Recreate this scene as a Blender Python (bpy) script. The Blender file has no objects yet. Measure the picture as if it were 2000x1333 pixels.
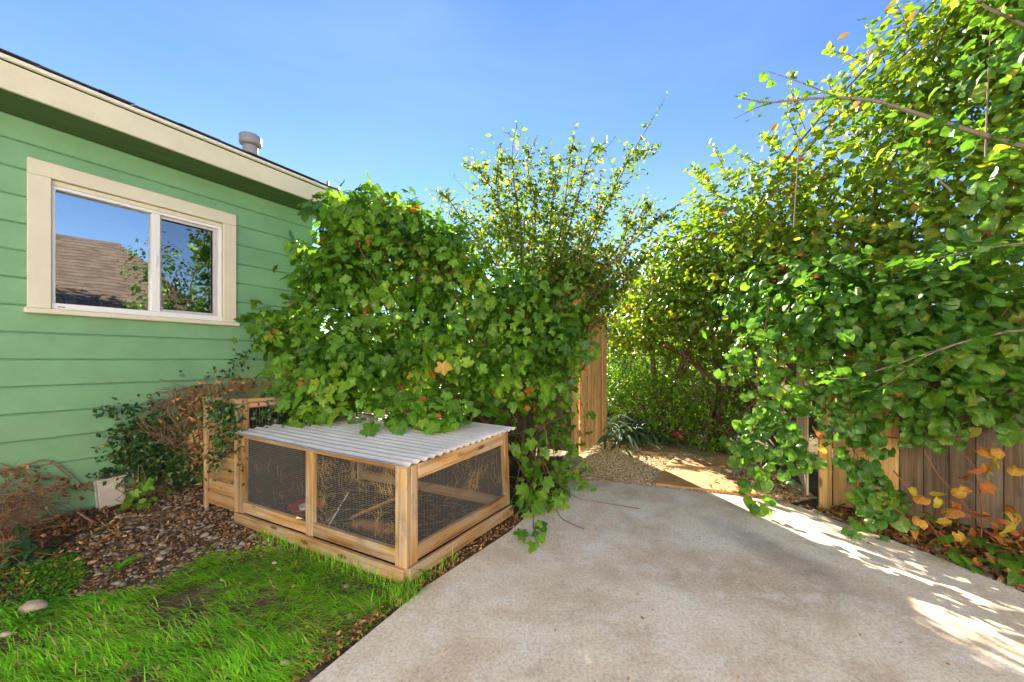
import bpy, math, random
import numpy as np
from mathutils import Matrix, Vector

# ------------------------------------------------------------------ camera, sky, sun, exposure
SC = bpy.context.scene
COL = SC.collection
F, HZ, CH = 760.0, 703.0, 1.3          # focal length and horizon in photo pixels, camera height in metres
cam_data = bpy.data.cameras.new('camera')
cam_data.sensor_width = 36.0
cam_data.lens = F / 2000.0 * 36.0
cam_data.shift_y = (HZ - 666.5) / 2000.0
cam_data.clip_start = 0.05
cam_data.clip_end = 2000.0
cam = bpy.data.objects.new('camera', cam_data)
cam.location = (0, 0, CH)
cam.rotation_euler = (math.radians(90), 0, 0)
COL.objects.link(cam)
SC.camera = cam

SUN_EL = math.radians(27.0)
SUN_AZ = Vector((-0.21, 0.978, 0)).normalized()       # horizontal direction towards the sun
world = bpy.data.worlds.new('World')
SC.world = world
world.use_nodes = True
wn = world.node_tree
wn.nodes.clear()
sky = wn.nodes.new('ShaderNodeTexSky')
sky.sky_type = 'NISHITA'
sky.sun_disc = False
sky.sun_elevation = SUN_EL
sky.sun_rotation = math.atan2(SUN_AZ.x, SUN_AZ.y)
sky.altitude = 0
sky.air_density = 1.0
sky.dust_density = 0.0
sky.ozone_density = 1.6
bg = wn.nodes.new('ShaderNodeBackground')
bg.inputs['Strength'].default_value = 0.05
wo = wn.nodes.new('ShaderNodeOutputWorld')
hs = wn.nodes.new('ShaderNodeHueSaturation')
hs.inputs['Saturation'].default_value = 1.2
hs.inputs['Hue'].default_value = 0.513
wn.links.new(sky.outputs[0], hs.inputs['Color'])
wtc = wn.nodes.new('ShaderNodeTexCoord')
wmp = wn.nodes.new('ShaderNodeMapping'); wmp.inputs['Scale'].default_value = (1.0, 1.0, 3.2)
wno = wn.nodes.new('ShaderNodeTexNoise'); wno.inputs['Scale'].default_value = 1.6; wno.inputs['Detail'].default_value = 7; wno.inputs['Roughness'].default_value = 0.55; wno.inputs['Distortion'].default_value = 0.5
wra = wn.nodes.new('ShaderNodeValToRGB')
wra.color_ramp.elements[0].position = 0.42; wra.color_ramp.elements[0].color = (0, 0, 0, 1)
wra.color_ramp.elements[1].position = 0.78; wra.color_ramp.elements[1].color = (0.2, 0.2, 0.2, 1)
wmx = wn.nodes.new('ShaderNodeMix'); wmx.data_type = 'RGBA'
wmx.inputs[7].default_value = (2.9, 3.6, 4.4, 1)
wn.links.new(wtc.outputs['Generated'], wmp.inputs['Vector']); wn.links.new(wmp.outputs[0], wno.inputs['Vector'])
wn.links.new(wno.outputs['Fac'], wra.inputs[0]); wn.links.new(wra.outputs[0], wmx.inputs[0])
wn.links.new(hs.outputs[0], wmx.inputs[6]); wn.links.new(wmx.outputs[2], bg.inputs['Color'])
wn.links.new(bg.outputs[0], wo.inputs['Surface'])

sun_data = bpy.data.lights.new('sun', 'SUN')
sun_data.energy = 5.0
sun_data.angle = math.radians(0.5)
sun_data.color = (1.0, 0.86, 0.66)
sun = bpy.data.objects.new('sun', sun_data)
to_sun = Vector((SUN_AZ.x * math.cos(SUN_EL), SUN_AZ.y * math.cos(SUN_EL), math.sin(SUN_EL)))
sun.rotation_euler = to_sun.to_track_quat('Z', 'Y').to_euler()
COL.objects.link(sun)

SC.view_settings.view_transform = 'Standard'
SC.view_settings.look = 'None'
SC.view_settings.gamma = 1.0
SC.view_settings.exposure = 2.4
SC.render.engine = 'CYCLES'
SC.cycles.use_denoising = True
SC.cycles.max_bounces = 8
SC.cycles.diffuse_bounces = 4
SC.cycles.transmission_bounces = 5
SC.cycles.transparent_max_bounces = 8
SC.cycles.caustics_reflective = False
SC.cycles.caustics_refractive = False

# ------------------------------------------------------------------ helpers
R = np.random.default_rng(11)
UP_ = np.array([0, 0, 1.0])
random.seed(5)
WM = {}
BASE = {}                                             # world position of every parent's origin


def P(px, py, Y):
    return np.array([(px - 1000) / F * Y, Y, CH - (py - HZ) / F * Y])


def G(px, py, z=0.0):
    Y = F * (CH - z) / (py - HZ)
    return np.array([(px - 1000) / F * Y, Y, z])


def nrm(v):
    v = np.asarray(v, float)
    return v / (np.linalg.norm(v, axis=-1, keepdims=True) + 1e-9)


def tag(o, label=None, category=None, group=None, kind=None):
    if label: o['label'] = label
    if category: o['category'] = category
    if group: o['group'] = group
    if kind: o['kind'] = kind
    return o


def root(name, loc, label, category, group=None):
    o = bpy.data.objects.new(name, None)
    o.empty_display_size = 0.1
    o.location = [float(c) for c in loc]
    COL.objects.link(o)
    BASE[o] = np.array(loc, float)
    return tag(o, label, category, group)


def base_of(p):
    return BASE.get(p, np.zeros(3)) if p is not None else np.zeros(3)


def mesh_np(name, V, Fc, mat, rnd=None, smooth=False, mid=None):
    """V (n,3); Fc list of polygons or an (m,k) int array."""
    me = bpy.data.meshes.new(name)
    V = np.asarray(V, np.float32)
    if isinstance(Fc, np.ndarray):
        m, k = Fc.shape
        me.vertices.add(len(V)); me.vertices.foreach_set('co', V.ravel())
        me.loops.add(m * k); me.loops.foreach_set('vertex_index', Fc.astype(np.int32).ravel())
        me.polygons.add(m)
        me.polygons.foreach_set('loop_start', np.arange(0, m * k, k, dtype=np.int32))
        me.update(calc_edges=True)
        me.validate()
    else:
        me.from_pydata(V.tolist(), [], Fc)
        me.update()
    if rnd is not None:
        at = me.attributes.new('rnd', 'FLOAT', 'POINT')
        at.data.foreach_set('value', np.asarray(rnd, np.float32))
    if mid is not None:
        at = me.attributes.new('mid', 'FLOAT', 'POINT')
        at.data.foreach_set('value', np.asarray(mid, np.float32))
    if smooth:
        me.polygons.foreach_set('use_smooth', np.ones(len(me.polygons), dtype=bool))
    if mat is not None:
        me.materials.append(mat)
    return me


def obj(name, me, parent=None, loc=None):
    o = bpy.data.objects.new(name, me)
    COL.objects.link(o)
    loc = np.zeros(3) if loc is None else np.asarray(loc, float)
    BASE[o] = loc
    o.location = [float(c) for c in loc]
    WM[o] = Matrix.Translation(o.location)
    if parent is not None:
        o.parent = parent
        o.matrix_parent_inverse = WM.get(parent, Matrix.Translation([float(c) for c in base_of(parent)])).inverted()
    return o


def solid(name, V, Fc, mat, parent=None, smooth=False, rnd=None, mid=None):
    return obj(name, mesh_np(name, V, Fc, mat, rnd, smooth, mid), parent)


def chamfer_box(lx, ly, lz, c):
    """box centred on the origin with chamfered edges"""
    V, idx = [], {}
    h = (lx / 2, ly / 2, lz / 2)
    c = min(c, 0.45 * min(lx, ly, lz))
    for sx in (-1, 1):
        for sy in (-1, 1):
            for sz in (-1, 1):
                for ax in range(3):
                    s = (sx, sy, sz)
                    p = [s[i] * (h[i] - (0 if i == ax else c)) for i in range(3)]
                    idx[(sx, sy, sz, ax)] = len(V); V.append(p)
    Fs = []
    def q(ids): Fs.append(ids)
    for ax in range(3):
        a, b = [i for i in range(3) if i != ax]
        for s in (-1, 1):
            f = []
            for (u, v) in ((-1, -1), (1, -1), (1, 1), (-1, 1)):
                k = [0, 0, 0]; k[ax] = s; k[a] = u; k[b] = v
                f.append(idx[(k[0], k[1], k[2], ax)])
            flip = (s < 0) ^ (ax == 1)
            q(f[::-1] if flip else f)
    for ax in range(3):                               # edge chamfers running along ax
        a, b = [i for i in range(3) if i != ax]
        for u in (-1, 1):
            for v in (-1, 1):
                f = []
                for s, fa in ((-1, a), (1, a), (1, b), (-1, b)):
                    k = [0, 0, 0]; k[ax] = s; k[a] = u; k[b] = v
                    f.append(idx[(k[0], k[1], k[2], fa)])
                q(f if (u * v > 0) ^ (ax == 1) else f[::-1])
    for sx in (-1, 1):
        for sy in (-1, 1):
            for sz in (-1, 1):
                f = [idx[(sx, sy, sz, i)] for i in range(3)]
                q(f if sx * sy * sz > 0 else f[::-1])
    return np.array(V), Fs


def board(name, A, B, side, W, T, mat, parent=None, c=0.003, wob=0.0):
    """a board from A to B; W measured along `side`, T along the third axis; grain runs along local X"""
    A, B = np.asarray(A, float), np.asarray(B, float)
    x = nrm(B - A); y = np.asarray(side, float); y = nrm(y - x * (y @ x)); z = np.cross(x, y)
    V, Fs = chamfer_box(np.linalg.norm(B - A), W, T, c)
    if wob: V = V + R.normal(0, wob, V.shape)
    o = obj(name, mesh_np(name, V, Fs, mat), parent, (A + B) / 2)
    rot = Matrix((x, y, z)).transposed()
    o.rotation_euler = rot.to_euler()
    WM[o] = WM[o] @ rot.to_4x4()
    return o


def tube_arrays(pts, radii, k=6, cap=True):
    pts = np.asarray(pts, float); n = len(pts)
    radii = np.broadcast_to(np.asarray(radii, float), (n,))
    t = np.gradient(pts, axis=0); t = nrm(t)
    ref = np.array([0.31, 0.17, 0.93]);
    a = nrm(np.cross(t, ref)); b = np.cross(t, a)
    ang = np.arange(k) * 2 * math.pi / k
    ring = pts[:, None] + radii[:, None, None] * (np.cos(ang)[None, :, None] * a[:, None] + np.sin(ang)[None, :, None] * b[:, None])
    V = ring.reshape(-1, 3)
    i = np.arange(n - 1)[:, None] * k; j = np.arange(k)[None]; j2 = (j + 1) % k
    Q = np.stack([i + j, i + j2, i + k + j2, i + k + j], -1).reshape(-1, 4)
    return V, Q


def spline(pts, n=12):
    pts = np.asarray(pts, float)
    p = np.vstack([2 * pts[0] - pts[1], pts, 2 * pts[-1] - pts[-2]])
    out = []
    for i in range(1, len(p) - 2):
        for u in np.linspace(0, 1, n, endpoint=False):
            a, b, c, d = p[i - 1], p[i], p[i + 1], p[i + 2]
            out.append(0.5 * ((2 * b) + (-a + c) * u + (2 * a - 5 * b + 4 * c - d) * u * u + (-a + 3 * b - 3 * c + d) * u ** 3))
    out.append(p[-2])
    return np.array(out)


class Bag:
    """collects quads of several tubes for one part"""
    def __init__(s): s.V, s.Q, s.n = [], [], 0
    def add(s, V, Q):
        s.V.append(V); s.Q.append(Q + s.n); s.n += len(V)
    def tube(s, pts, r, k=5): s.add(*tube_arrays(pts, r, k))
    def build(s, name, mat, parent=None, smooth=True):
        return solid(name, np.vstack(s.V), np.vstack(s.Q), mat, parent, smooth)


def lathe(name, prof, mat, parent, loc, k=24, smooth=True):
    prof = np.asarray(prof, float)
    ang = np.arange(k) * 2 * math.pi / k
    V = np.stack([prof[:, None, 0] * np.cos(ang), prof[:, None, 0] * np.sin(ang), np.repeat(prof[:, 1:2], k, 1)], -1).reshape(-1, 3)
    n = len(prof)
    i = np.arange(n - 1)[:, None] * k; j = np.arange(k)[None]; j2 = (j + 1) % k
    Q = np.stack([i + j, i + j2, i + k + j2, i + k + j], -1).reshape(-1, 4)
    o = obj(name, mesh_np(name, V, Q, mat, None, smooth), parent, loc)
    return o


def vnoise(x, y, s=1.0, o=0.0):
    x = np.asarray(x) * s + o; y = np.asarray(y) * s - o * 1.7
    return (np.sin(x * 1.7 + 1.3 * np.sin(y * 1.1 + 0.5)) + np.sin(y * 2.3 + 1.7 * np.sin(x * 0.9 + 2.0))
            + 0.6 * np.sin(3.1 * x + 2.7 * y + 1.1 * np.sin(2.1 * x - y)) + 0.4 * np.sin(5.3 * y - 4.1 * x)) / 3.0


def inside(poly, x, y):
    poly = np.asarray(poly)[:, :2]
    c = np.zeros(len(x), bool)
    j = len(poly) - 1
    for i in range(len(poly)):
        xi, yi = poly[i]; xj, yj = poly[j]
        hit = ((yi > y) != (yj > y)) & (x < (xj - xi) * (y - yi) / (yj - yi + 1e-12) + xi)
        c ^= hit; j = i
    return c


def poly_pts(poly, n):
    poly = np.asarray(poly)[:, :2]
    lo, hi = poly.min(0), poly.max(0)
    out = np.zeros((0, 2))
    while len(out) < n:
        q = R.uniform(lo, hi, (n * 2, 2))
        out = np.vstack([out, q[inside(poly, q[:, 0], q[:, 1])]])
    return out[:n]

# ------------------------------------------------------------------ materials
def new_mat(name):
    m = bpy.data.materials.new(name); m.use_nodes = True
    nt = m.node_tree; nt.nodes.clear()
    out = nt.nodes.new('ShaderNodeOutputMaterial')
    b = nt.nodes.new('ShaderNodeBsdfPrincipled')
    nt.links.new(b.outputs[0], out.inputs['Surface'])
    return m, nt, b, out


def node(nt, t, **kw):
    n = nt.nodes.new(t)
    for k, v in kw.items():
        if k in n.inputs: n.inputs[k].default_value = v
        else: setattr(n, k, v)
    return n


def ramp(nt, stops, src):
    r = nt.nodes.new('ShaderNodeValToRGB')
    e = r.color_ramp.elements
    while len(e) < len(stops): e.new(0.5)
    for el, (p, c) in zip(e, stops):
        el.position = p; el.color = (*c, 1) if len(c) == 3 else c
    nt.links.new(src, r.inputs[0])
    return r.outputs[0]


def obj_coords(nt, scale, shift=True):
    tc = nt.nodes.new('ShaderNodeTexCoord')
    mp = node(nt, 'ShaderNodeMapping'); mp.inputs['Scale'].default_value = scale
    if shift:
        oi = nt.nodes.new('ShaderNodeObjectInfo')
        mul = node(nt, 'ShaderNodeMath', operation='MULTIPLY'); mul.inputs[1].default_value = 37.0
        nt.links.new(oi.outputs['Random'], mul.inputs[0])
        cx = nt.nodes.new('ShaderNodeCombineXYZ')
        for i in range(3): nt.links.new(mul.outputs[0], cx.inputs[i])
        nt.links.new(cx.outputs[0], mp.inputs['Location'])
    nt.links.new(tc.outputs['Object'], mp.inputs['Vector'])
    return mp.outputs[0]


def bump(nt, b, h, strength=0.3, dist=0.01):
    n = node(nt, 'ShaderNodeBump'); n.inputs['Strength'].default_value = strength; n.inputs['Distance'].default_value = dist
    nt.links.new(h, n.inputs['Height']); nt.links.new(n.outputs[0], b.inputs['Normal'])


def mixc(nt, fac, a, b_, mode='MIX'):
    m = nt.nodes.new('ShaderNodeMix'); m.data_type = 'RGBA'; m.blend_type = mode
    for k, v in ((0, fac), (6, a), (7, b_)):
        if isinstance(v, (int, float)): m.inputs[k].default_value = v
        elif isinstance(v, tuple): m.inputs[k].default_value = (*v, 1)
        else: nt.links.new(v, m.inputs[k])
    return m.outputs[2]


def wood(name, dark, mid, light, grey, grey_amt=0.4, rough=0.8):
    m, nt, b, _ = new_mat(name)
    v = obj_coords(nt, (1.3, 22, 22))
    n1 = node(nt, 'ShaderNodeTexNoise'); n1.inputs['Scale'].default_value = 1.0; n1.inputs['Detail'].default_value = 6; n1.inputs['Distortion'].default_value = 0.6
    nt.links.new(v, n1.inputs['Vector'])
    col = ramp(nt, [(0.28, dark), (0.5, mid), (0.72, light)], n1.outputs['Fac'])
    v2 = obj_coords(nt, (2.2, 9, 9))
    n2 = node(nt, 'ShaderNodeTexNoise'); n2.inputs['Scale'].default_value = 1.0; n2.inputs['Detail'].default_value = 3
    nt.links.new(v2, n2.inputs['Vector'])
    g = ramp(nt, [(0.42, (0, 0, 0)), (0.7, (grey_amt,) * 3)], n2.outputs['Fac'])
    col = mixc(nt, g, col, grey)
    v3 = obj_coords(nt, (2.0, 110, 110))
    n3 = node(nt, 'ShaderNodeTexNoise'); n3.inputs['Scale'].default_value = 1.0; n3.inputs['Detail'].default_value = 2
    nt.links.new(v3, n3.inputs['Vector'])
    lines = ramp(nt, [(0.34, (0.4,) * 3), (0.52, (1, 1, 1))], n3.outputs['Fac'])
    col = mixc(nt, 0.5, col, lines, 'MULTIPLY')
    oi = nt.nodes.new('ShaderNodeObjectInfo')
    val = ramp(nt, [(0, (0.78,) * 3), (1, (1.15,) * 3)], oi.outputs['Random'])
    col = mixc(nt, 1.0, col, val, 'MULTIPLY')
    vd = obj_coords(nt, (4, 7, 7))
    nd = node(nt, 'ShaderNodeTexNoise'); nd.inputs['Scale'].default_value = 1.0; nd.inputs['Detail'].default_value = 9; nd.inputs['Roughness'].default_value = 0.75
    nt.links.new(vd, nd.inputs['Vector'])
    col = mixc(nt, ramp(nt, [(0.54, (0, 0, 0)), (0.70, (0.55,) * 3)], nd.outputs['Fac']), col, tuple(c * 0.55 for c in dark))
    # knots
    v4 = obj_coords(nt, (3.0, 9.0, 9.0))
    vo = node(nt, 'ShaderNodeTexVoronoi'); vo.inputs['Scale'].default_value = 0.9
    nt.links.new(v4, vo.inputs['Vector'])
    kn = ramp(nt, [(0.0, (1, 1, 1)), (0.09, (0.8,) * 3), (0.16, (0, 0, 0))], vo.outputs['Distance'])
    col = mixc(nt, kn, col, tuple(c * 0.45 for c in dark))
    nt.links.new(col, b.inputs['Base Color'])
    b.inputs['Roughness'].default_value = rough
    b.inputs['Specular IOR Level'].default_value = 0.25
    bump(nt, b, n3.outputs['Fac'], 0.5, 0.003)
    return m


def paint(name, col, var=0.12, rough=0.5, dirt=(0.2, 0.18, 0.14), dirt_amt=0.25, grain=(1, 30, 30), bstr=0.15):
    m, nt, b, _ = new_mat(name)
    v = obj_coords(nt, (3, 3, 3))
    n1 = node(nt, 'ShaderNodeTexNoise'); n1.inputs['Scale'].default_value = 1.0; n1.inputs['Detail'].default_value = 8; n1.inputs['Roughness'].default_value = 0.65
    nt.links.new(v, n1.inputs['Vector'])
    c = ramp(nt, [(0.3, tuple(x * (1 - var) for x in col)), (0.7, tuple(min(1, x * (1 + var)) for x in col))], n1.outputs['Fac'])
    n2 = node(nt, 'ShaderNodeTexNoise'); n2.inputs['Scale'].default_value = 9; n2.inputs['Detail'].default_value = 6; n2.inputs['Roughness'].default_value = 0.75
    nt.links.new(v, n2.inputs['Vector'])
    d = ramp(nt, [(0.6, (0, 0, 0)), (0.78, (dirt_amt,) * 3)], n2.outputs['Fac'])
    c = mixc(nt, d, c, dirt)
    nt.links.new(c, b.inputs['Base Color'])
    b.inputs['Roughness'].default_value = rough
    b.inputs['Specular IOR Level'].default_value = 0.35
    v3 = obj_coords(nt, tuple(g * 3 for g in grain))
    n3 = node(nt, 'ShaderNodeTexNoise'); n3.inputs['Scale'].default_value = 1.0; n3.inputs['Detail'].default_value = 5
    nt.links.new(v3, n3.inputs['Vector'])
    bump(nt, b, n3.outputs['Fac'], bstr, 0.004)
    return m


def plain(name, col, rough=0.6, metal=0.0, spec=0.4):
    m, nt, b, _ = new_mat(name)
    b.inputs['Base Color'].default_value = (*col, 1)
    b.inputs['Roughness'].default_value = rough
    b.inputs['Metallic'].default_value = metal
    b.inputs['Specular IOR Level'].default_value = spec
    return m


def leaf_mat(name, stops, trans=0.4, rough=0.42, spec=0.45, warm=(1.5, 1.5, 0.7)):
    m, nt, b, out = new_mat(name)
    a = node(nt, 'ShaderNodeAttribute', attribute_name='rnd')
    c = ramp(nt, stops, a.outputs['Fac'])
    am = node(nt, 'ShaderNodeAttribute', attribute_name='mid')
    rib = ramp(nt, [(0.0, (0.95, 1.0, 0.95)), (0.72, (1.0, 1.0, 1.0)), (1.0, (1.45, 1.35, 1.2))], am.outputs['Fac'])
    c = mixc(nt, 1.0, c, rib, 'MULTIPLY')
    tc = nt.nodes.new('ShaderNodeTexCoord')
    n1 = node(nt, 'ShaderNodeTexNoise'); n1.inputs['Scale'].default_value = 14; n1.inputs['Detail'].default_value = 4
    nt.links.new(tc.outputs['Object'], n1.inputs['Vector'])
    v = ramp(nt, [(0.3, (0.72,) * 3), (0.7, (1.2,) * 3)], n1.outputs['Fac'])
    c = mixc(nt, 1.0, c, v, 'MULTIPLY')
    nt.links.new(c, b.inputs['Base Color'])
    b.inputs['Roughness'].default_value = rough
    b.inputs['Specular IOR Level'].default_value = spec
    t = nt.nodes.new('ShaderNodeBsdfTranslucent')
    c2 = mixc(nt, 1.0, c, warm, 'MULTIPLY')
    nt.links.new(c2, t.inputs['Color'])
    mx = nt.nodes.new('ShaderNodeMixShader'); mx.inputs[0].default_value = trans
    nt.links.new(b.outputs[0], mx.inputs[1]); nt.links.new(t.outputs[0], mx.inputs[2])
    nt.links.new(mx.outputs[0], out.inputs['Surface'])
    return m


M = {}
M['siding'] = paint('green siding paint', (0.195, 0.40, 0.225), 0.10, 0.5, (0.36, 0.48, 0.34), 0.35)
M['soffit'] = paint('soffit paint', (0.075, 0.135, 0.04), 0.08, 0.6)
M['cream'] = paint('cream trim paint', (0.72, 0.675, 0.545), 0.05, 0.5, (0.4, 0.33, 0.22), 0.3)
M['fascia'] = paint('fascia paint', (0.71, 0.67, 0.50), 0.08, 0.55, (0.35, 0.3, 0.2), 0.4)
M['drip'] = paint('drip edge metal', (0.84, 0.82, 0.72), 0.06, 0.4, (0.3, 0.26, 0.2), 0.5)
M['vinyl'] = plain('white vinyl', (0.82, 0.83, 0.84), 0.35)
M['shingle'] = paint('asphalt shingle', (0.10, 0.09, 0.085), 0.35, 0.9, (0.2, 0.17, 0.14), 0.7, (20, 20, 20), 0.7)
M['brown_shingle'] = paint('brown shingle', (0.095, 0.07, 0.052), 0.5, 0.9, (0.08, 0.06, 0.05), 0.8, (20, 20, 20), 0.7)
M['grey_metal'] = paint('weathered galvanised steel', (0.36, 0.34, 0.34), 0.2, 0.5, (0.2, 0.16, 0.13), 0.5)
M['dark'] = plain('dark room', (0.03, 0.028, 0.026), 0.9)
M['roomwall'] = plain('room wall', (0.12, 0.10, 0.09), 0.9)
M['blue'] = plain('blue plastic', (0.01, 0.03, 0.5), 0.2)
M['teal'] = plain('teal plastic', (0.10, 0.50, 0.36), 0.3)
M['white_plastic'] = plain('white plastic', (0.75, 0.77, 0.8), 0.4)
M['utility'] = paint('utility box plastic', (0.60, 0.56, 0.50), 0.08, 0.5, (0.3, 0.25, 0.18), 0.5)
M['black_plastic'] = plain('black plastic', (0.012, 0.013, 0.018), 0.35)
M['navy'] = plain('dark casing', (0.04, 0.055, 0.075), 0.35)
M['hutchwood'] = wood('hutch timber', (0.24, 0.125, 0.05), (0.50, 0.29, 0.125), (0.66, 0.44, 0.22), (0.46, 0.39, 0.30), 0.85)
M['coopwood'] = wood('coop planks', (0.250, 0.125, 0.050), (0.475, 0.263, 0.112), (0.625, 0.375, 0.175), (0.400, 0.312, 0.225), 0.5)
M['gatewood'] = wood('gate timber', (0.375, 0.213, 0.075), (0.650, 0.413, 0.175), (0.775, 0.525, 0.237), (0.375, 0.250, 0.138), 0.55)
M['fencewood'] = wood('weathered fence timber', (0.085, 0.055, 0.032), (0.16, 0.11, 0.07), (0.22, 0.16, 0.105), (0.18, 0.16, 0.135), 0.7)
M['shadewood'] = wood('shaded hutch interior', (0.02, 0.016, 0.012), (0.035, 0.026, 0.02), (0.05, 0.038, 0.03), (0.045, 0.042, 0.04), 0.5)  # shade inside the hutch is put into this near-black wood colour
M['rawwood'] = wood('split log', (0.18, 0.075, 0.03), (0.32, 0.15, 0.055), (0.42, 0.24, 0.1), (0.25, 0.18, 0.12), 0.3)
M['wire'] = plain('galvanised wire', (0.30, 0.30, 0.31), 0.45, 0.2)
M['straw'] = plain('straw', (0.42, 0.30, 0.14), 0.7)
M['red'] = plain('red plastic', (0.45, 0.03, 0.03), 0.35)
M['bark'] = paint('bark', (0.16, 0.10, 0.065), 0.4, 0.85, (0.3, 0.24, 0.18), 0.6, (6, 6, 6), 0.6)
M['twig'] = paint('dry twig', (0.27, 0.165, 0.10), 0.35, 0.8, (0.42, 0.33, 0.22), 0.6)
M['redtwig'] = paint('reddish stem', (0.26, 0.10, 0.06), 0.3, 0.6)
M['greybranch'] = paint('grey branch bark', (0.22, 0.18, 0.14), 0.3, 0.75)
M['pipe_black'] = plain('black irrigation hose', (0.015, 0.018, 0.03), 0.3)

LOBED = [(0, (0.045, 0.125, 0.012)), (0.3, (0.095, 0.23, 0.018)), (0.7, (0.16, 0.34, 0.025)), (0.93, (0.27, 0.42, 0.035)), (0.985, (0.5, 0.42, 0.05)), (1.0, (0.5, 0.2, 0.05))]
M['lobed'] = leaf_mat('lobed leaf', LOBED, 0.32)
M['round'] = leaf_mat('round leaf', [(0, (0.05, 0.14, 0.022)), (0.45, (0.10, 0.24, 0.03)), (0.8, (0.17, 0.32, 0.035)), (0.95, (0.34, 0.40, 0.05)), (0.985, (0.58, 0.42, 0.06)), (1.0, (0.5, 0.2, 0.06))], 0.4, 0.36, 0.5)
M['treeleaf'] = leaf_mat('tree leaf', [(0, (0.08, 0.18, 0.016)), (0.4, (0.17, 0.29, 0.022)), (0.75, (0.28, 0.39, 0.028)), (0.95, (0.36, 0.38, 0.04)), (0.985, (0.55, 0.38, 0.05)), (1.0, (0.36, 0.15, 0.05))], 0.42, 0.4, 0.45, (1.3, 1.3, 0.6))
M['small'] = leaf_mat('small leaf', [(0, (0.05, 0.11, 0.012)), (0.5, (0.11, 0.21, 0.02)), (0.9, (0.22, 0.30, 0.025)), (0.97, (0.42, 0.33, 0.05)), (1.0, (0.3, 0.14, 0.05))], 0.45)
M['shade_leaf'] = leaf_mat('shrub leaf', [(0, (0.05, 0.12, 0.014)), (0.5, (0.10, 0.22, 0.02)), (0.9, (0.19, 0.34, 0.025)), (1.0, (0.3, 0.38, 0.04))], 0.4)
M['bright_leaf'] = leaf_mat('salvia leaf', [(0, (0.10, 0.26, 0.014)), (0.5, (0.18, 0.38, 0.022)), (1.0, (0.32, 0.50, 0.035))], 0.45)
M['ivy'] = leaf_mat('ivy leaf', [(0, (0.018, 0.055, 0.016)), (0.6, (0.035, 0.10, 0.025)), (0.9, (0.08, 0.16, 0.03)), (1.0, (0.2, 0.22, 0.05))], 0.25, 0.3, 0.55)
M['dead'] = leaf_mat('dead leaf', [(0, (0.16, 0.07, 0.03)), (0.5, (0.33, 0.17, 0.07)), (0.85, (0.48, 0.29, 0.13)), (1.0, (0.6, 0.42, 0.2))], 0.2, 0.7, 0.2, (1.2, 1.0, 0.8))
M['autumn'] = leaf_mat('autumn leaf', [(0, (0.42, 0.12, 0.045)), (0.45, (0.55, 0.22, 0.06)), (0.8, (0.6, 0.38, 0.06)), (1.0, (0.5, 0.45, 0.06))], 0.4, 0.5, 0.3, (1.3, 1.1, 0.7))
M['strap'] = leaf_mat('strap leaf', [(0, (0.05, 0.11, 0.06)), (0.6, (0.11, 0.19, 0.11)), (1.0, (0.2, 0.28, 0.19))], 0.2, 0.3, 0.5)
M['grass'] = leaf_mat('grass blade', [(0, (0.11, 0.38, 0.008)), (0.35, (0.21, 0.60, 0.014)), (0.75, (0.34, 0.72, 0.024)), (0.93, (0.5, 0.72, 0.05)), (1.0, (0.66, 0.55, 0.22))], 0.2, 0.4, 0.35, (1.2, 1.2, 0.6))
M['clover'] = leaf_mat('clover leaf', [(0, (0.05, 0.17, 0.01)), (1.0, (0.15, 0.36, 0.02))], 0.35)
M['flower'] = leaf_mat('pink petal', [(0, (0.55, 0.03, 0.12)), (1, (0.75, 0.08, 0.2))], 0.3)


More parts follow.
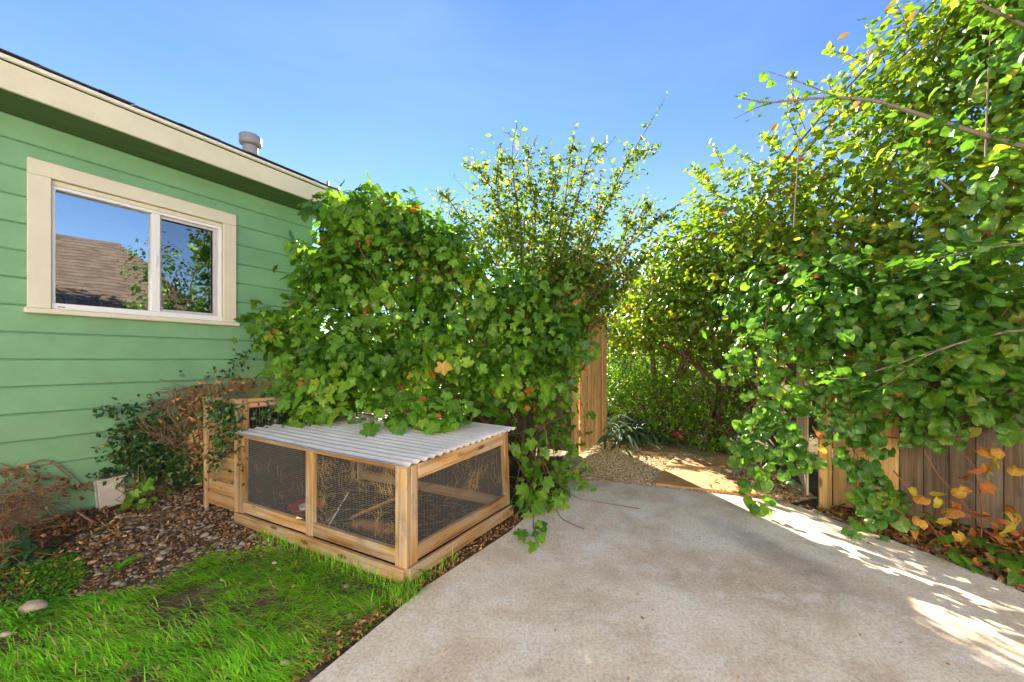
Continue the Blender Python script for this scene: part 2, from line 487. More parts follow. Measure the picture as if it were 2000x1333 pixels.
def concrete():
    m, nt, b, _ = new_mat('concrete')
    tc = nt.nodes.new('ShaderNodeTexCoord')
    def noise(s, d=6, r=0.6, dist=0.0):
        n = node(nt, 'ShaderNodeTexNoise'); n.inputs['Scale'].default_value = s; n.inputs['Detail'].default_value = d
        n.inputs['Roughness'].default_value = r; n.inputs['Distortion'].default_value = dist
        nt.links.new(tc.outputs['Object'], n.inputs['Vector']); return n.outputs['Fac']
    c = ramp(nt, [(0.3, (0.57, 0.455, 0.335)), (0.5, (0.78, 0.675, 0.53)), (0.7, (0.86, 0.78, 0.655))], noise(1.6, 8, 0.62, 0.4))
    c = mixc(nt, ramp(nt, [(0.45, (0, 0, 0)), (0.70, (0.75,) * 3)], noise(1.3, 6, 0.65, 0.9)), c, (0.56, 0.41, 0.28))
    c = mixc(nt, ramp(nt, [(0.5, (0, 0, 0)), (0.66, (0.7,) * 3)], noise(4.5, 9, 0.75, 0.4)), c, (0.86, 0.82, 0.75))
    c = mixc(nt, ramp(nt, [(0.56, (0, 0, 0)), (0.68, (0.5,) * 3)], noise(2.6, 9, 0.72, 1.2)), c, (0.42, 0.34, 0.26))
    sp = ramp(nt, [(0.32, (0.5,) * 3), (0.5, (1, 1, 1)), (0.68, (1.3,) * 3)], noise(62, 5, 0.85))
    c = mixc(nt, 0.85, c, sp, 'MULTIPLY')
    sp2 = ramp(nt, [(0.26, (0.55,) * 3), (0.36, (1, 1, 1))], noise(60, 3, 0.6))
    c = mixc(nt, 0.75, c, sp2, 'MULTIPLY')
    c = mixc(nt, ramp(nt, [(0.60, (0, 0, 0)), (0.70, (0.6,) * 3)], noise(28, 5, 0.75)), c, (0.80, 0.74, 0.64))
    c = mixc(nt, ramp(nt, [(0.62, (0, 0, 0)), (0.72, (0.55,) * 3)], noise(19, 6, 0.8, 0.4)), c, (0.40, 0.27, 0.16))
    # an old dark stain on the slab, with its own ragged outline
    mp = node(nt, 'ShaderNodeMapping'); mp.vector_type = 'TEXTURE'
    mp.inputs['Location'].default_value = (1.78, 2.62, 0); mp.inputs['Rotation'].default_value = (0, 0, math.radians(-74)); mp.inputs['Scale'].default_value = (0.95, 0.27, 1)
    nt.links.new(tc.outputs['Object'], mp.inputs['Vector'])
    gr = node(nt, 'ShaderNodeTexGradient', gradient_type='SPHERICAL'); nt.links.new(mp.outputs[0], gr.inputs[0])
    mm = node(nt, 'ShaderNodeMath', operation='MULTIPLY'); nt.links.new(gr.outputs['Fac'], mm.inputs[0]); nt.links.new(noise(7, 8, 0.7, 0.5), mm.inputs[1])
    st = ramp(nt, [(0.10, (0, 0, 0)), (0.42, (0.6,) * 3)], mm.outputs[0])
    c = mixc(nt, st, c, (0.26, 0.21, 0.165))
    nt.links.new(c, b.inputs['Base Color'])
    b.inputs['Roughness'].default_value = 0.85; b.inputs['Specular IOR Level'].default_value = 0.25
    bump(nt, b, noise(110, 4, 0.7), 0.35, 0.004)
    return m


def earth(name, c1, c2, c3, scale=9.0, bs=0.8):
    m, nt, b, _ = new_mat(name)
    tc = nt.nodes.new('ShaderNodeTexCoord')
    n = node(nt, 'ShaderNodeTexNoise'); n.inputs['Scale'].default_value = scale; n.inputs['Detail'].default_value = 9; n.inputs['Roughness'].default_value = 0.7
    nt.links.new(tc.outputs['Object'], n.inputs['Vector'])
    c = ramp(nt, [(0.3, c1), (0.5, c2), (0.72, c3)], n.outputs['Fac'])
    n2 = node(nt, 'ShaderNodeTexNoise'); n2.inputs['Scale'].default_value = scale * 9; n2.inputs['Detail'].default_value = 4
    nt.links.new(tc.outputs['Object'], n2.inputs['Vector'])
    c = mixc(nt, 0.8, c, ramp(nt, [(0.35, (0.5,) * 3), (0.65, (1.3,) * 3)], n2.outputs['Fac']), 'MULTIPLY')
    nt.links.new(c, b.inputs['Base Color']); b.inputs['Roughness'].default_value = 0.95; b.inputs['Specular IOR Level'].default_value = 0.15
    bump(nt, b, n2.outputs['Fac'], bs, 0.012)
    return m


def stone_mat(name, stops, scale=6):
    m, nt, b, _ = new_mat(name)
    oi = nt.nodes.new('ShaderNodeObjectInfo')
    at = node(nt, 'ShaderNodeAttribute', attribute_name='rnd')
    ad = node(nt, 'ShaderNodeMath', operation='ADD'); nt.links.new(oi.outputs['Random'], ad.inputs[0]); nt.links.new(at.outputs['Fac'], ad.inputs[1])
    fr = node(nt, 'ShaderNodeMath', operation='FRACT'); nt.links.new(ad.outputs[0], fr.inputs[0])
    c = ramp(nt, stops, fr.outputs[0])
    tc = nt.nodes.new('ShaderNodeTexCoord')
    n = node(nt, 'ShaderNodeTexNoise'); n.inputs['Scale'].default_value = scale; n.inputs['Detail'].default_value = 8; n.inputs['Roughness'].default_value = 0.7
    nt.links.new(tc.outputs['Object'], n.inputs['Vector'])
    c = mixc(nt, 0.9, c, ramp(nt, [(0.3, (0.65,) * 3), (0.7, (1.25,) * 3)], n.outputs['Fac']), 'MULTIPLY')
    nt.links.new(c, b.inputs['Base Color']); b.inputs['Roughness'].default_value = 0.75; b.inputs['Specular IOR Level'].default_value = 0.3
    bump(nt, b, n.outputs['Fac'], 0.4, 0.006)
    return m


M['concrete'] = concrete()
M['soil'] = earth('dark soil', (0.07, 0.045, 0.03), (0.13, 0.085, 0.055), (0.21, 0.145, 0.095))
M['ground'] = earth('ground', (0.08, 0.06, 0.035), (0.14, 0.10, 0.06), (0.2, 0.15, 0.09), 3.0)
M['gravel_base'] = earth('tan gravel', (0.40, 0.29, 0.15), (0.58, 0.45, 0.26), (0.72, 0.6, 0.4), 30, 1.0)
M['pebble'] = stone_mat('river pebble', [(0, (0.17, 0.12, 0.085)), (0.3, (0.30, 0.235, 0.17)), (0.55, (0.40, 0.34, 0.27)), (0.8, (0.52, 0.45, 0.36)), (1, (0.24, 0.21, 0.19))], 30)
M['chip'] = stone_mat('gravel chip', [(0, (0.46, 0.33, 0.17)), (0.4, (0.64, 0.5, 0.29)), (0.8, (0.78, 0.66, 0.44)), (1, (0.42, 0.3, 0.18))], 30)
M['rock'] = stone_mat('rounded rock', [(0, (0.42, 0.33, 0.26)), (1, (0.46, 0.37, 0.30))], 12)
M['flag'] = stone_mat('sandstone flag', [(0, (0.50, 0.27, 0.11)), (0.5, (0.56, 0.32, 0.14)), (1, (0.50, 0.30, 0.15))], 5)


def glass(name, refl, tint):
    m, nt, b, out = new_mat(name)
    nt.nodes.remove(b)
    tr = nt.nodes.new('ShaderNodeBsdfTransparent'); tr.inputs['Color'].default_value = (*tint, 1)
    gl = nt.nodes.new('ShaderNodeBsdfGlossy'); gl.inputs['Roughness'].default_value = 0.0; gl.inputs['Color'].default_value = (0.9, 0.95, 1.0, 1)
    tc = nt.nodes.new('ShaderNodeTexCoord')
    n = node(nt, 'ShaderNodeTexNoise'); n.inputs['Scale'].default_value = 2.2; n.inputs['Detail'].default_value = 1
    nt.links.new(tc.outputs['Object'], n.inputs['Vector'])
    bp = node(nt, 'ShaderNodeBump'); bp.inputs['Strength'].default_value = 0.05; bp.inputs['Distance'].default_value = 0.02
    nt.links.new(n.outputs['Fac'], bp.inputs['Height']); nt.links.new(bp.outputs[0], gl.inputs['Normal'])
    mx = nt.nodes.new('ShaderNodeMixShader'); mx.inputs[0].default_value = refl
    nt.links.new(tr.outputs[0], mx.inputs[1]); nt.links.new(gl.outputs[0], mx.inputs[2])
    nt.links.new(mx.outputs[0], out.inputs['Surface'])
    return m


M['glass'] = glass('coated window glass', 0.52, (0.85, 0.9, 0.9))
M['screen_glass'] = glass('window glass behind insect screen', 0.30, (0.5, 0.5, 0.5))

# ------------------------------------------------------------------ leaf templates and foliage
def tmpl_lobed(curl, seed):
    rr = np.random.default_rng(seed)
    pts = [(-90, 0.10)]
    for ang, rad in ((-38, 0.40), (28, 0.56), (90, 0.68), (152, 0.56), (218, 0.40)):
        rad *= rr.uniform(0.9, 1.1)
        pts += [(ang - 20, rad * 0.82), (ang - 10, rad * 0.84), (ang, rad), (ang + 10, rad * 0.84), (ang + 20, rad * 0.82)]
        if ang < 218: pts.append((ang + 32, rad * 0.66))
    V = [(0, 0.34, 0.0)]
    for a, r in pts:
        x, y = r * math.cos(math.radians(a)), r * math.sin(math.radians(a))
        V.append((x, 0.34 + y, -curl * r * r + 0.10 * abs(x) + rr.normal(0, 0.02)))
    n = len(pts)
    Fc = [(0, 1 + i, 1 + (i + 1) % n) for i in range(n)]
    return np.array(V), np.array(Fc)


def tmpl_oval(width, curl, seed, n=5, cordate=0.0, fold=0.25):
    """leaf with a midrib fold: left and right halves"""
    rr = np.random.default_rng(seed)
    ys = np.linspace(0, 1, n + 2)
    V, Fc = [], []
    for i, y in enumerate(ys):
        w = width * 0.5 * (math.sin(math.pi * min(1, (y * 0.93 + 0.07)) ** 0.8) ** 0.75 if 0 < y < 1 else 0.0)
        zc = -curl * (y - 0.3) ** 2
        if i in (0, n + 1):
            V.append((0, y, zc))
        else:
            dy = -cordate * (1 - y) ** 3
            V += [(-w, y + dy, zc + fold * w + rr.normal(0, 0.015)), (0, y, zc), (w, y + dy, zc + fold * w + rr.normal(0, 0.015))]
    def ix(i, s): return 0 if i == 0 else (1 + 3 * n if i == n + 1 else 1 + 3 * (i - 1) + s)
    for i in range(n + 1):
        for s in (0, 1):
            a, b = ix(i, s), ix(i, s + 1); c, d = ix(i + 1, s + 1), ix(i + 1, s)
            if i == 0: Fc.append((a, c, d))
            elif i == n: Fc.append((a, b, c))
            else: Fc += [(a, b, c), (a, c, d)]
    return np.array(V), np.array(Fc)


def tmpl_round(curl, seed):
    """heart-shaped round leaf: centre, middle ring and wavy rim"""
    rr = np.random.default_rng(seed)
    n = 14
    ph = rr.uniform(0, 6.28, 3); asp = rr.uniform(0.88, 1.1); V = [(0, 0.40, -0.03)]
    for ring in (0.55, 1.0):
        for i in range(n):
            a = -90 + 360.0 * i / n
            r = 0.5 * (1 + 0.05 * math.sin(3 * math.radians(a) + ph[0]) + 0.03 * math.sin(5 * math.radians(a) + ph[1]))
            if i == 0: r = 0.24
            if i in (1, n - 1): r = 0.54
            r *= ring
            x, y = r * 1.05 * asp * math.cos(math.radians(a)), r * math.sin(math.radians(a))
            if 70 < a < 110: y += 0.07 * ring
            wav = 0.05 * math.sin(4 * math.radians(a) + ph[2]) * ring ** 2
            V.append((x, 0.44 + y, 0.24 * abs(x) - curl * r * r + wav + rr.normal(0, 0.012)))
    Fc = [(0, 1 + i, 1 + (i + 1) % n) for i in range(n)]
    for i in range(n):
        a, b = 1 + i, 1 + (i + 1) % n
        Fc += [(a, a + n, b + n), (a, b + n, b)]
    return np.array(V), np.array(Fc)


T_LOBED = [tmpl_lobed(c, s) for c, s in ((0.35, 1), (0.6, 2), (0.15, 3), (0.8, 4))]
T_ROUND = [tmpl_round(c, s) for c, s in ((0.3, 1), (0.7, 2), (-0.35, 3), (1.1, 4), (1.6, 5), (0.0, 6))]
T_OVAL = [tmpl_oval(0.62, c, s, 3, 0.05) for c, s in ((0.2, 1), (0.6, 2), (-0.2, 3))]
T_SMALL = [tmpl_oval(0.48, c, s, 2) for c, s in ((0.2, 1), (0.5, 2))]
T_LANCE = [tmpl_oval(0.30, c, s, 2) for c, s in ((0.3, 1), (0.9, 2))]
T_DEAD = [tmpl_oval(0.55, c, s, 3, 0.05, 0.7) for c, s in ((1.2, 1), (-1.0, 2), (0.6, 3))]


def midrib(V):
    w = np.abs(V[:, 0]); return 1 - np.clip(w / (w.max() * 0.55), 0, 1)


def frames(normal, tip):
    z = nrm(normal); y = nrm(tip - (tip * z).sum(-1, keepdims=True) * z); x = np.cross(y, z)
    return np.stack([x, y, z], -1)                     # columns are the axes


def proj(p):
    Y = np.maximum(p[:, 1], 0.05)
    return 1000 + F * p[:, 0] / Y, HZ - F * (p[:, 2] - CH) / Y


def pick_visible(pos, size, k, cell=11):
    px, py = proj(pos)
    ok = (px > -20) & (px < 2020) & (py > -20) & (py < 1350) & (pos[:, 1] > 0.3)
    key = (px // cell).astype(int) * 10000 + (py // cell).astype(int)
    order = np.argsort(pos[:, 1])
    seen, best = set(), []
    for i in order:
        if ok[i] and key[i] not in seen:
            seen.add(key[i]); best.append(i)
    best = np.array(best, int)
    s = size[best] / pos[best, 1]
    return best[np.argsort(-s)][:k]


def foliage(parent, mat, templates, pos, normal, tip, size, rnd, singles=300, part='leaf', rest='foliage', attach=None):
    """singles: the leaves that show largest become parts of their own, the rest is one part"""
    N = len(pos)
    Fr = frames(normal, tip)
    which = R.integers(0, len(templates), N)
    sel = np.zeros(N, bool)
    if singles:
        sel[pick_visible(pos + Fr[:, :, 1] * size[:, None] * 0.5, size, singles)] = True
    b = base_of(parent)
    if sel.any():
        bins = np.minimum((rnd * 10).astype(int), 9)
        cache = {}
        for i in np.nonzero(sel)[0]:
            ky = (which[i], bins[i])
            if ky not in cache:
                V, Fc = templates[which[i]]
                cache[ky] = mesh_np(part, V, Fc, mat, np.full(len(V), (bins[i] + 0.5) / 10 if bins[i] < 9 else min(1, 0.9 + 0.1 * R.random())), False, midrib(V))
            o = bpy.data.objects.new(part, cache[ky])
            COL.objects.link(o); o.parent = parent
            f = Fr[i] * size[i]
            m = Matrix(((f[0, 0], f[0, 1], f[0, 2], pos[i, 0] - b[0]), (f[1, 0], f[1, 1], f[1, 2], pos[i, 1] - b[1]),
                        (f[2, 0], f[2, 1], f[2, 2], pos[i, 2] - b[2]), (0, 0, 0, 1)))
            o.matrix_local = m
    Vs, Fs, Rs, Ms, n0 = [], [], [], [], 0
    for t, (V, Fc) in enumerate(templates):
        m = np.nonzero((which == t) & ~sel)[0]
        if not len(m): continue
        W = np.einsum('nij,kj->nki', Fr[m] * size[m][:, None, None], V) + pos[m][:, None]
        Vs.append(W.reshape(-1, 3))
        Fs.append((Fc[None] + (np.arange(len(m)) * len(V))[:, None, None] + n0).reshape(-1, 3))
        Rs.append(np.repeat(rnd[m], len(V))); Ms.append(np.tile(midrib(V), len(m))); n0 += len(m) * len(V)
    if Vs:
        o = solid(rest, np.vstack(Vs), np.vstack(Fs), mat, parent, False, np.concatenate(Rs), np.concatenate(Ms))
        if parent is None or singles: o['kind'] = 'stuff'
        return o


def blob_leaves(blobs, dens, cl=5, cr=0.12, inner=0.25, shell=(0.82, 1.05), up=0.45, droop=0.8, zmin=0.02, spread=0.42):
    """clusters of leaves over the surface (and some inside) of ellipsoids: (centre, radii).  returns pos, normal, tip"""
    Ps, Ns = [], []
    for c, r in blobs:
        c, r = np.asarray(c, float), np.asarray(r, float)
        area = 4 * math.pi * ((((r[0] * r[1]) ** 1.6 + (r[0] * r[2]) ** 1.6 + (r[1] * r[2]) ** 1.6) / 3) ** (1 / 1.6))
        n = max(3, int(area * dens / cl))
        d = nrm(R.normal(size=(n, 3)))
        rad = R.uniform(*shell, n)
        k = R.random(n) < inner
        rad[k] = R.uniform(0.35, shell[0], k.sum())
        lump = 1 + 0.13 * vnoise(d[:, 0] * 3 + c[0] * 5, d[:, 2] * 3 + d[:, 1] * 2.2, 1.6)
        q = c + d * r * (rad * lump)[:, None]
        nn = nrm(d / r)
        for j in range(cl):
            Ps.append(q + R.normal(0, cr, (n, 3)) * np.array([1, 1, 0.8])); Ns.append(nn)
    P_, N_ = np.vstack(Ps), np.vstack(Ns)
    keep = P_[:, 2] > zmin
    P_, N_ = P_[keep], N_[keep]
    n = len(P_)
    nor = nrm(N_ * 1.0 + np.array([0, 0, up]) + R.normal(0, spread, (n, 3)))
    tip = nrm(N_ * 0.5 + np.array([0, 0, -droop]) + R.normal(0, 0.5, (n, 3)))
    return P_, nor, tip


def sprouts(blobs, n, r=(0.10, 0.24), up=0.3):
    out = []
    for _ in range(n):
        c, rr = blobs[R.integers(len(blobs))]
        d = nrm(R.normal(size=3) + np.array([0, -0.5, up]))
        k = R.uniform(*r)
        out.append((np.asarray(c) + d * np.asarray(rr) * R.uniform(0.85, 1.12), (k, k * 0.9, k * 0.75)))
    return out


def B(px, py, Y, rx, ry, rz):
    return (P(px, py, Y), (rx, ry, rz))

# ------------------------------------------------------------------ ground, soil, patio, gravel
WD = nrm(np.array([460.0, 760.0, 0]))                  # along the house wall, away from the camera
WN = np.array([WD[1], -WD[0], 0])                      # out of the wall
WO = -4.74 * WN                                        # foot of the wall nearest the camera


def W(s, z, out=0.0):
    return WO + WD * s + WN * out + np.array([0, 0, z])


def sheet(name, poly, z, mat, thick=0.0, parent=None):
    poly = np.asarray(poly)[:, :2]; n = len(poly)
    a = np.cumsum(poly[:, 0] * np.roll(poly[:, 1], -1) - poly[:, 1] * np.roll(poly[:, 0], -1))[-1]
    if a < 0: poly = poly[::-1]
    V = np.column_stack([poly, np.full(n, z)])
    Fs = [list(range(n))]
    if thick:
        c = 0.006
        ctr = poly.mean(0)
        V[:, :2] = poly + nrm(ctr - poly) * c
        V2 = np.column_stack([poly, np.full(n, z - c)]); V3 = np.column_stack([poly, np.full(n, z - thick)])
        V = np.vstack([V, V2, V3])
        for i in range(n):
            j = (i + 1) % n
            Fs += [[i, i + n, j + n, j], [i + n, i + 2 * n, j + 2 * n, j + n]]
    return solid(name, V, Fs, mat, parent)


g = solid('ground', [(-400, -400, -0.06), (400, -400, -0.06), (400, 900, -0.06), (-400, 900, -0.06)], [[0, 1, 2, 3]], M['ground'])
tag(g, kind='structure')


def soil_h(x, y):
    d = (np.asarray(x) * WN[0] + np.asarray(y) * WN[1]) + 4.74      # distance from the wall
    return -0.022 + 0.016 * vnoise(x, y, 2.3) + 0.009 * vnoise(x, y, 7.0, 3) + 0.07 * np.clip(1 - d / 1.4, 0, 1)


SLAB = [(-2.4, -1.0), (-0.825, 1.568), (-0.5, 2.235), (-0.02, 2.95), (0.32, 3.65), (0.62, 4.22), (0.98, 4.17), (1.45, 3.98),
        (2.2, 3.70), (2.52, 3.52), (2.66, 3.05), (2.80, 2.62), (2.86, 2.2), (2.9, -9.0), (-7.4, -9.0)]
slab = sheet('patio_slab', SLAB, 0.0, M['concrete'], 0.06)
tag(slab, kind='structure')

xs = np.arange(-6.5, 0.75, 0.05); ys = np.arange(-1.2, 5.4, 0.05)
gx, gy = np.meshgrid(xs, ys)
gz = soil_h(gx, gy)
sV = np.column_stack([gx.ravel(), gy.ravel(), gz.ravel()])
nx = len(xs)
ii = (np.arange(len(ys) - 1)[:, None] * nx + np.arange(nx - 1)[None]).ravel()
sQ = np.column_stack([ii, ii + 1, ii + 1 + nx, ii + nx])
ctr = sV[sQ].mean(1)
sQ = sQ[~inside(np.array(SLAB) * 0.985 + np.array([0.02, 0.02]), ctr[:, 0], ctr[:, 1])]
soil = solid('soil_bed', sV, sQ, M['soil'], None, True)
tag(soil, kind='structure')

GRAVEL = [(0.60, 4.26), (0.98, 4.185), (1.45, 3.995), (2.2, 3.715), (2.5, 3.54), (2.9, 3.7), (3.2, 4.6), (2.7, 6.4), (1.9, 7.6), (1.0, 7.2), (0.7, 5.5)]
gravel = sheet('gravel_path', GRAVEL, -0.016, M['gravel_base'])
tag(gravel, kind='structure')
BED = [(2.54, 3.5), (2.68, 3.05), (2.82, 2.62), (2.88, 2.2), (2.92, -2), (6, -2), (6, 4), (3.0, 4.0)]
bed = sheet('planting_bed', BED, -0.02, M['soil'])
tag(bed, kind='structure')

# ------------------------------------------------------------------ the green house
house = root('green_house', W(0, 0), 'green horizontal-board house with cream trimmed window and wide eave', 'house')
S0, S1 = -3.2, 2.92
WS0, WS1, WZ0, WZ1 = 0.624, 2.041, 1.70, 2.85           # outside of the window casing
PITCH = 0.2075
OP0, OP1, OZ0, OZ1 = WS0 + 0.122, WS1 - 0.122, WZ0 + 0.0, WZ1 - 0.118   # opening


def wall_box(name, s0, s1, z0, z1, o0, o1, mat, parent=house, c=0.002):
    return board(name, W(s0, (z0 + z1) / 2, (o0 + o1) / 2), W(s1, (z0 + z1) / 2, (o0 + o1) / 2), np.array([0, 0, 1.0]), z1 - z0, abs(o1 - o0), mat, parent, c)


for a in ((S0, OP0, 0, 3.14), (OP1, S1, 0, 3.14), (OP0, OP1, 0, OZ0), (OP0, OP1, OZ1, 3.14)):
    wall_box('wall', a[0], a[1], a[2], a[3], -0.14, -0.001, M['siding'])
for k in range(-6, 9):
    z0, z1 = 1.3 + k * PITCH + 0.003, 1.3 + (k + 1) * PITCH - 0.003
    z1 = min(z1, 3.139); z0 = max(z0, -0.03)
    spans = [(S0, S1)]
    if z1 > OZ0 + 0.03 and z0 < OZ1: spans = [(S0, OP0 - 0.05), (OP1 + 0.05, S1)]
    if k == -6: spans = [(S0, 0.18), (0.62, S1)]
    for s0, s1 in spans:
        wall_box('siding_board', s0, s1, z0, z1, 0.0, 0.018, M['siding'], house, 0.0075)
# crawl space vent under the lowest board
vent = wall_box('crawl_vent', 0.19, 0.61, 0.10, 0.235, 0.002, 0.006, M['dark'])
bag = Bag()
for s in np.arange(0.20, 0.605, 0.013): bag.tube([W(s, 0.10, 0.010), W(s, 0.235, 0.010)], 0.0012, 3)
for z in np.arange(0.105, 0.235, 0.013): bag.tube([W(0.19, z, 0.010), W(0.61, z, 0.010)], 0.0012, 3)
bag.build('grille', M['wire'], vent)
wall_box('vent_sill', 0.18, 0.62, 0.04, 0.098, 0.0, 0.018, M['siding'])
# soffit boards, fascia, drip edge, roof
OV = 0.40; SE = 3.05
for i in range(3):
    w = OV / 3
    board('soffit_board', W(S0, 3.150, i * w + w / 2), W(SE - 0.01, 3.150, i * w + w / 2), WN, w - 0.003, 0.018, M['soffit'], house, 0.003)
fas = board('fascia', W(S0, 3.236, OV + 0.012), W(SE, 3.236, OV + 0.012), np.array([0, 0, 1.0]), 0.186, 0.024, M['fascia'], house, 0.004)
board('drip_edge', W(S0, 3.353, OV + 0.034), W(SE + 0.01, 3.353, OV + 0.034), np.array([0, 0, 1.0]), 0.026, 0.046, M['drip'], house, 0.008)
RP = math.tan(math.radians(17))
def roof_pt(s, out, up=0.0): return W(s, 3.372 + (OV + 0.06 - out) * RP + up, out)
roof = board('roof', (roof_pt(S0, OV + 0.05) + roof_pt(S0, -3.2)) / 2, (roof_pt(SE + 0.03, OV + 0.05) + roof_pt(SE + 0.03, -3.2)) / 2, roof_pt(0, -3.2) - roof_pt(0, 0), 3.4, 0.02, M['shingle'], house, 0.004)
for c in range(8):                                       # shingle courses, a strip of tabs each
    o0 = OV + 0.062 - c * 0.14
    s = S0
    V, Fs = [], []
    while s < SE:
        w = R.uniform(0.18, 0.34); e = min(s + w, SE + 0.04); dz = R.uniform(0.012, 0.019)
        n = len(V); a = R.uniform(-0.006, 0.006)
        for (ss, oo, uu) in ((s, o0 + a, dz), (e - 0.004, o0 + a, dz), (e - 0.004, o0 - 0.16, dz - 0.004), (s, o0 - 0.16, dz - 0.004), (s, o0 + a, dz - 0.008), (e - 0.004, o0 + a, dz - 0.008)):
            V.append(roof_pt(ss, oo, uu))
        Fs += [[n, n + 1, n + 2, n + 3], [n + 4, n + 5, n + 1, n], [n + 1, n + 5, n + 2], [n + 3, n + 4, n]]
        s = e
    solid('shingle_course', V, Fs, M['shingle'], roof)
V = [W(SE - 0.001, 3.14, 0.0), W(SE - 0.001, 3.14, OV), W(SE - 0.001, 3.34, OV), roof_pt(SE - 0.001, -2.9, -0.02), W(SE - 0.001, 3.14, -2.9)]
V2 = [v - WD * 0.03 for v in V]
solid('rake_board', V + V2, [[0, 1, 2, 3, 4], [9, 8, 7, 6, 5]] + [[i, i + 5, (i + 1) % 5 + 5, (i + 1) % 5] for i in range(5)], M['fascia'], house)
board('end_wall', W(S1 - 0.07, 1.57, -0.15), W(S1 - 0.07, 1.57, -3.2), np.array([0, 0, 1.0]), 3.14, 0.12, M['siding'], house)
# flue pipe with cap and a thin vent pipe, both through the roof
fp = np.array([(489 - 1000) / F * 4.89, 4.89, 3.62])
lathe('flue_pipe', [(0.0, 0), (0.082, 0), (0.080, 0.30), (0.084, 0.31), (0.084, 0.36), (0.0, 0.36)], M['grey_metal'], house, fp)
lathe('flue_cap', [(0.0, 0.37), (0.10, 0.37), (0.118, 0.378), (0.122, 0.40), (0.122, 0.475), (0.112, 0.487), (0.09, 0.493), (0, 0.485)], M['grey_metal'], house, fp)
vp = np.array([(640 - 1000) / F * 5.1, 5.1, 3.35])
lathe('vent_pipe', [(0.0, 0), (0.016, 0), (0.016, 0.285), (0.011, 0.285), (0.0, 0.26)], M['grey_metal'], house, vp, 12)
# window
win = root('window', W(WS0, WZ0), None, None)
win.parent = house; win.location = [float(c) for c in (W(WS0, WZ0) - BASE[house])]
for nm, a in (('casing', (WS0, WS0 + 0.120, WZ0 + 0.001, WZ1 - 0.121)), ('casing', (WS1 - 0.120, WS1, WZ0 + 0.001, WZ1 - 0.121)), ('casing', (WS0, WS1, WZ1 - 0.120, WZ1))):
    if a[3] - a[2] > 0.3:
        board(nm, W((a[0] + a[1]) / 2, a[2], 0.034), W((a[0] + a[1]) / 2, a[3], 0.034), WD, a[1] - a[0], 0.032, M['cream'], win, 0.004)
    else:
        wall_box(nm, *a, 0.018, 0.050, M['cream'], win, 0.004)
wall_box('sill', WS0 - 0.018, WS1 + 0.022, WZ0 - 0.042, WZ0, 0.010, 0.085, M['cream'], win, 0.006)
fz0, fz1 = WZ0 + 0.002, WZ1 - 0.122
f0, f1 = WS0 + 0.121, WS1 - 0.121
mull = f0 + (f1 - f0) * 0.548
wall_box('frame', f0, f1, fz0, fz0 + 0.050, -0.06, 0.028, M['vinyl'], win, 0.004)
wall_box('frame', f0, f1, fz1 - 0.038, fz1, -0.06, 0.016, M['cream'], win, 0.003)
wall_box('frame', f0, f1, fz1 - 0.064, fz1 - 0.039, -0.06, 0.012, M['vinyl'], win, 0.003)
for s0, s1 in ((f0, f0 + 0.026), (f1 - 0.030, f1)):
    board('frame', W((s0 + s1) / 2, fz0 + 0.051, -0.02), W((s0 + s1) / 2, fz1 - 0.065, -0.02), WD, s1 - s0, 0.074, M['vinyl'], win, 0.003)
board('mullion', W(mull, fz0 + 0.051, -0.02), W(mull, fz1 - 0.065, -0.02), WD, 0.062, 0.062, M['vinyl'], win, 0.003)
def pane(nm, s0, s1, z0, z1, out, mat, par):
    V = [W(s0, z0, out), W(s1, z0, out), W(s1, z1, out), W(s0, z1, out)]
    V += [v - WN * 0.004 for v in V]
    return solid(nm, V, [[0, 1, 2, 3], [7, 6, 5, 4]] + [[i, i + 4, (i + 1) % 4 + 4, (i + 1) % 4] for i in range(4)], mat, par)
pane('pane', f0 + 0.02, mull - 0.025, fz0 + 0.045, fz1 - 0.06, -0.035, M['glass'], win)
pane('pane', mull + 0.025, f1 - 0.025, fz0 + 0.045, fz1 - 0.06, -0.045, M['screen_glass'], win)
sf = M['white_plastic']; sg = plain('grey screen frame', (0.55, 0.54, 0.55), 0.5)
s0, s1 = mull + 0.032, f1 - 0.032
wall_box('screen_frame', s0, s1, fz0 + 0.053, fz0 + 0.078, -0.03, -0.012, sg, win)
wall_box('screen_frame', s0, s1, fz1 - 0.090, fz1 - 0.066, -0.03, -0.012, sg, win)
board('screen_frame', W(s1 - 0.018, fz0 + 0.079, -0.02), W(s1 - 0.018, fz1 - 0.091, -0.02), WD, 0.036, 0.018, sg, win)
board('screen_frame', W(s0 + 0.008, fz0 + 0.079, -0.02), W(s0 + 0.008, fz1 - 0.091, -0.02), WD, 0.014, 0.018, sg, win)
wall_box('latch', mull - 0.006, mull + 0.008, 2.16, 2.28, 0.011, 0.020, M['white_plastic'], win)
wall_box('weep_slot', f0 + 0.035, f0 + 0.075, fz0 + 0.018, fz0 + 0.024, 0.0275, 0.0295, M['dark'], win, 0.0005)
# the dim room behind the glass
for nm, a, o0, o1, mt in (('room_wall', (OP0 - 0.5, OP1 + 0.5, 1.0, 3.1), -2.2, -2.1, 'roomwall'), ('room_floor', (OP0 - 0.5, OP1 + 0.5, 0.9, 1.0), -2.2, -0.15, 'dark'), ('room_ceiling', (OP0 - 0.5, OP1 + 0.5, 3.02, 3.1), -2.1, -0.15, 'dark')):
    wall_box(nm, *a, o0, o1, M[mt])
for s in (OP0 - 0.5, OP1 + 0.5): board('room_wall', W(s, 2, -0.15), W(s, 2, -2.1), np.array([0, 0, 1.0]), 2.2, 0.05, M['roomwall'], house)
shelf = wall_box('window_shelf', OP0 - 0.1, OP1 + 0.1, 1.69, 1.715, -0.55, -0.145, M['roomwall'])

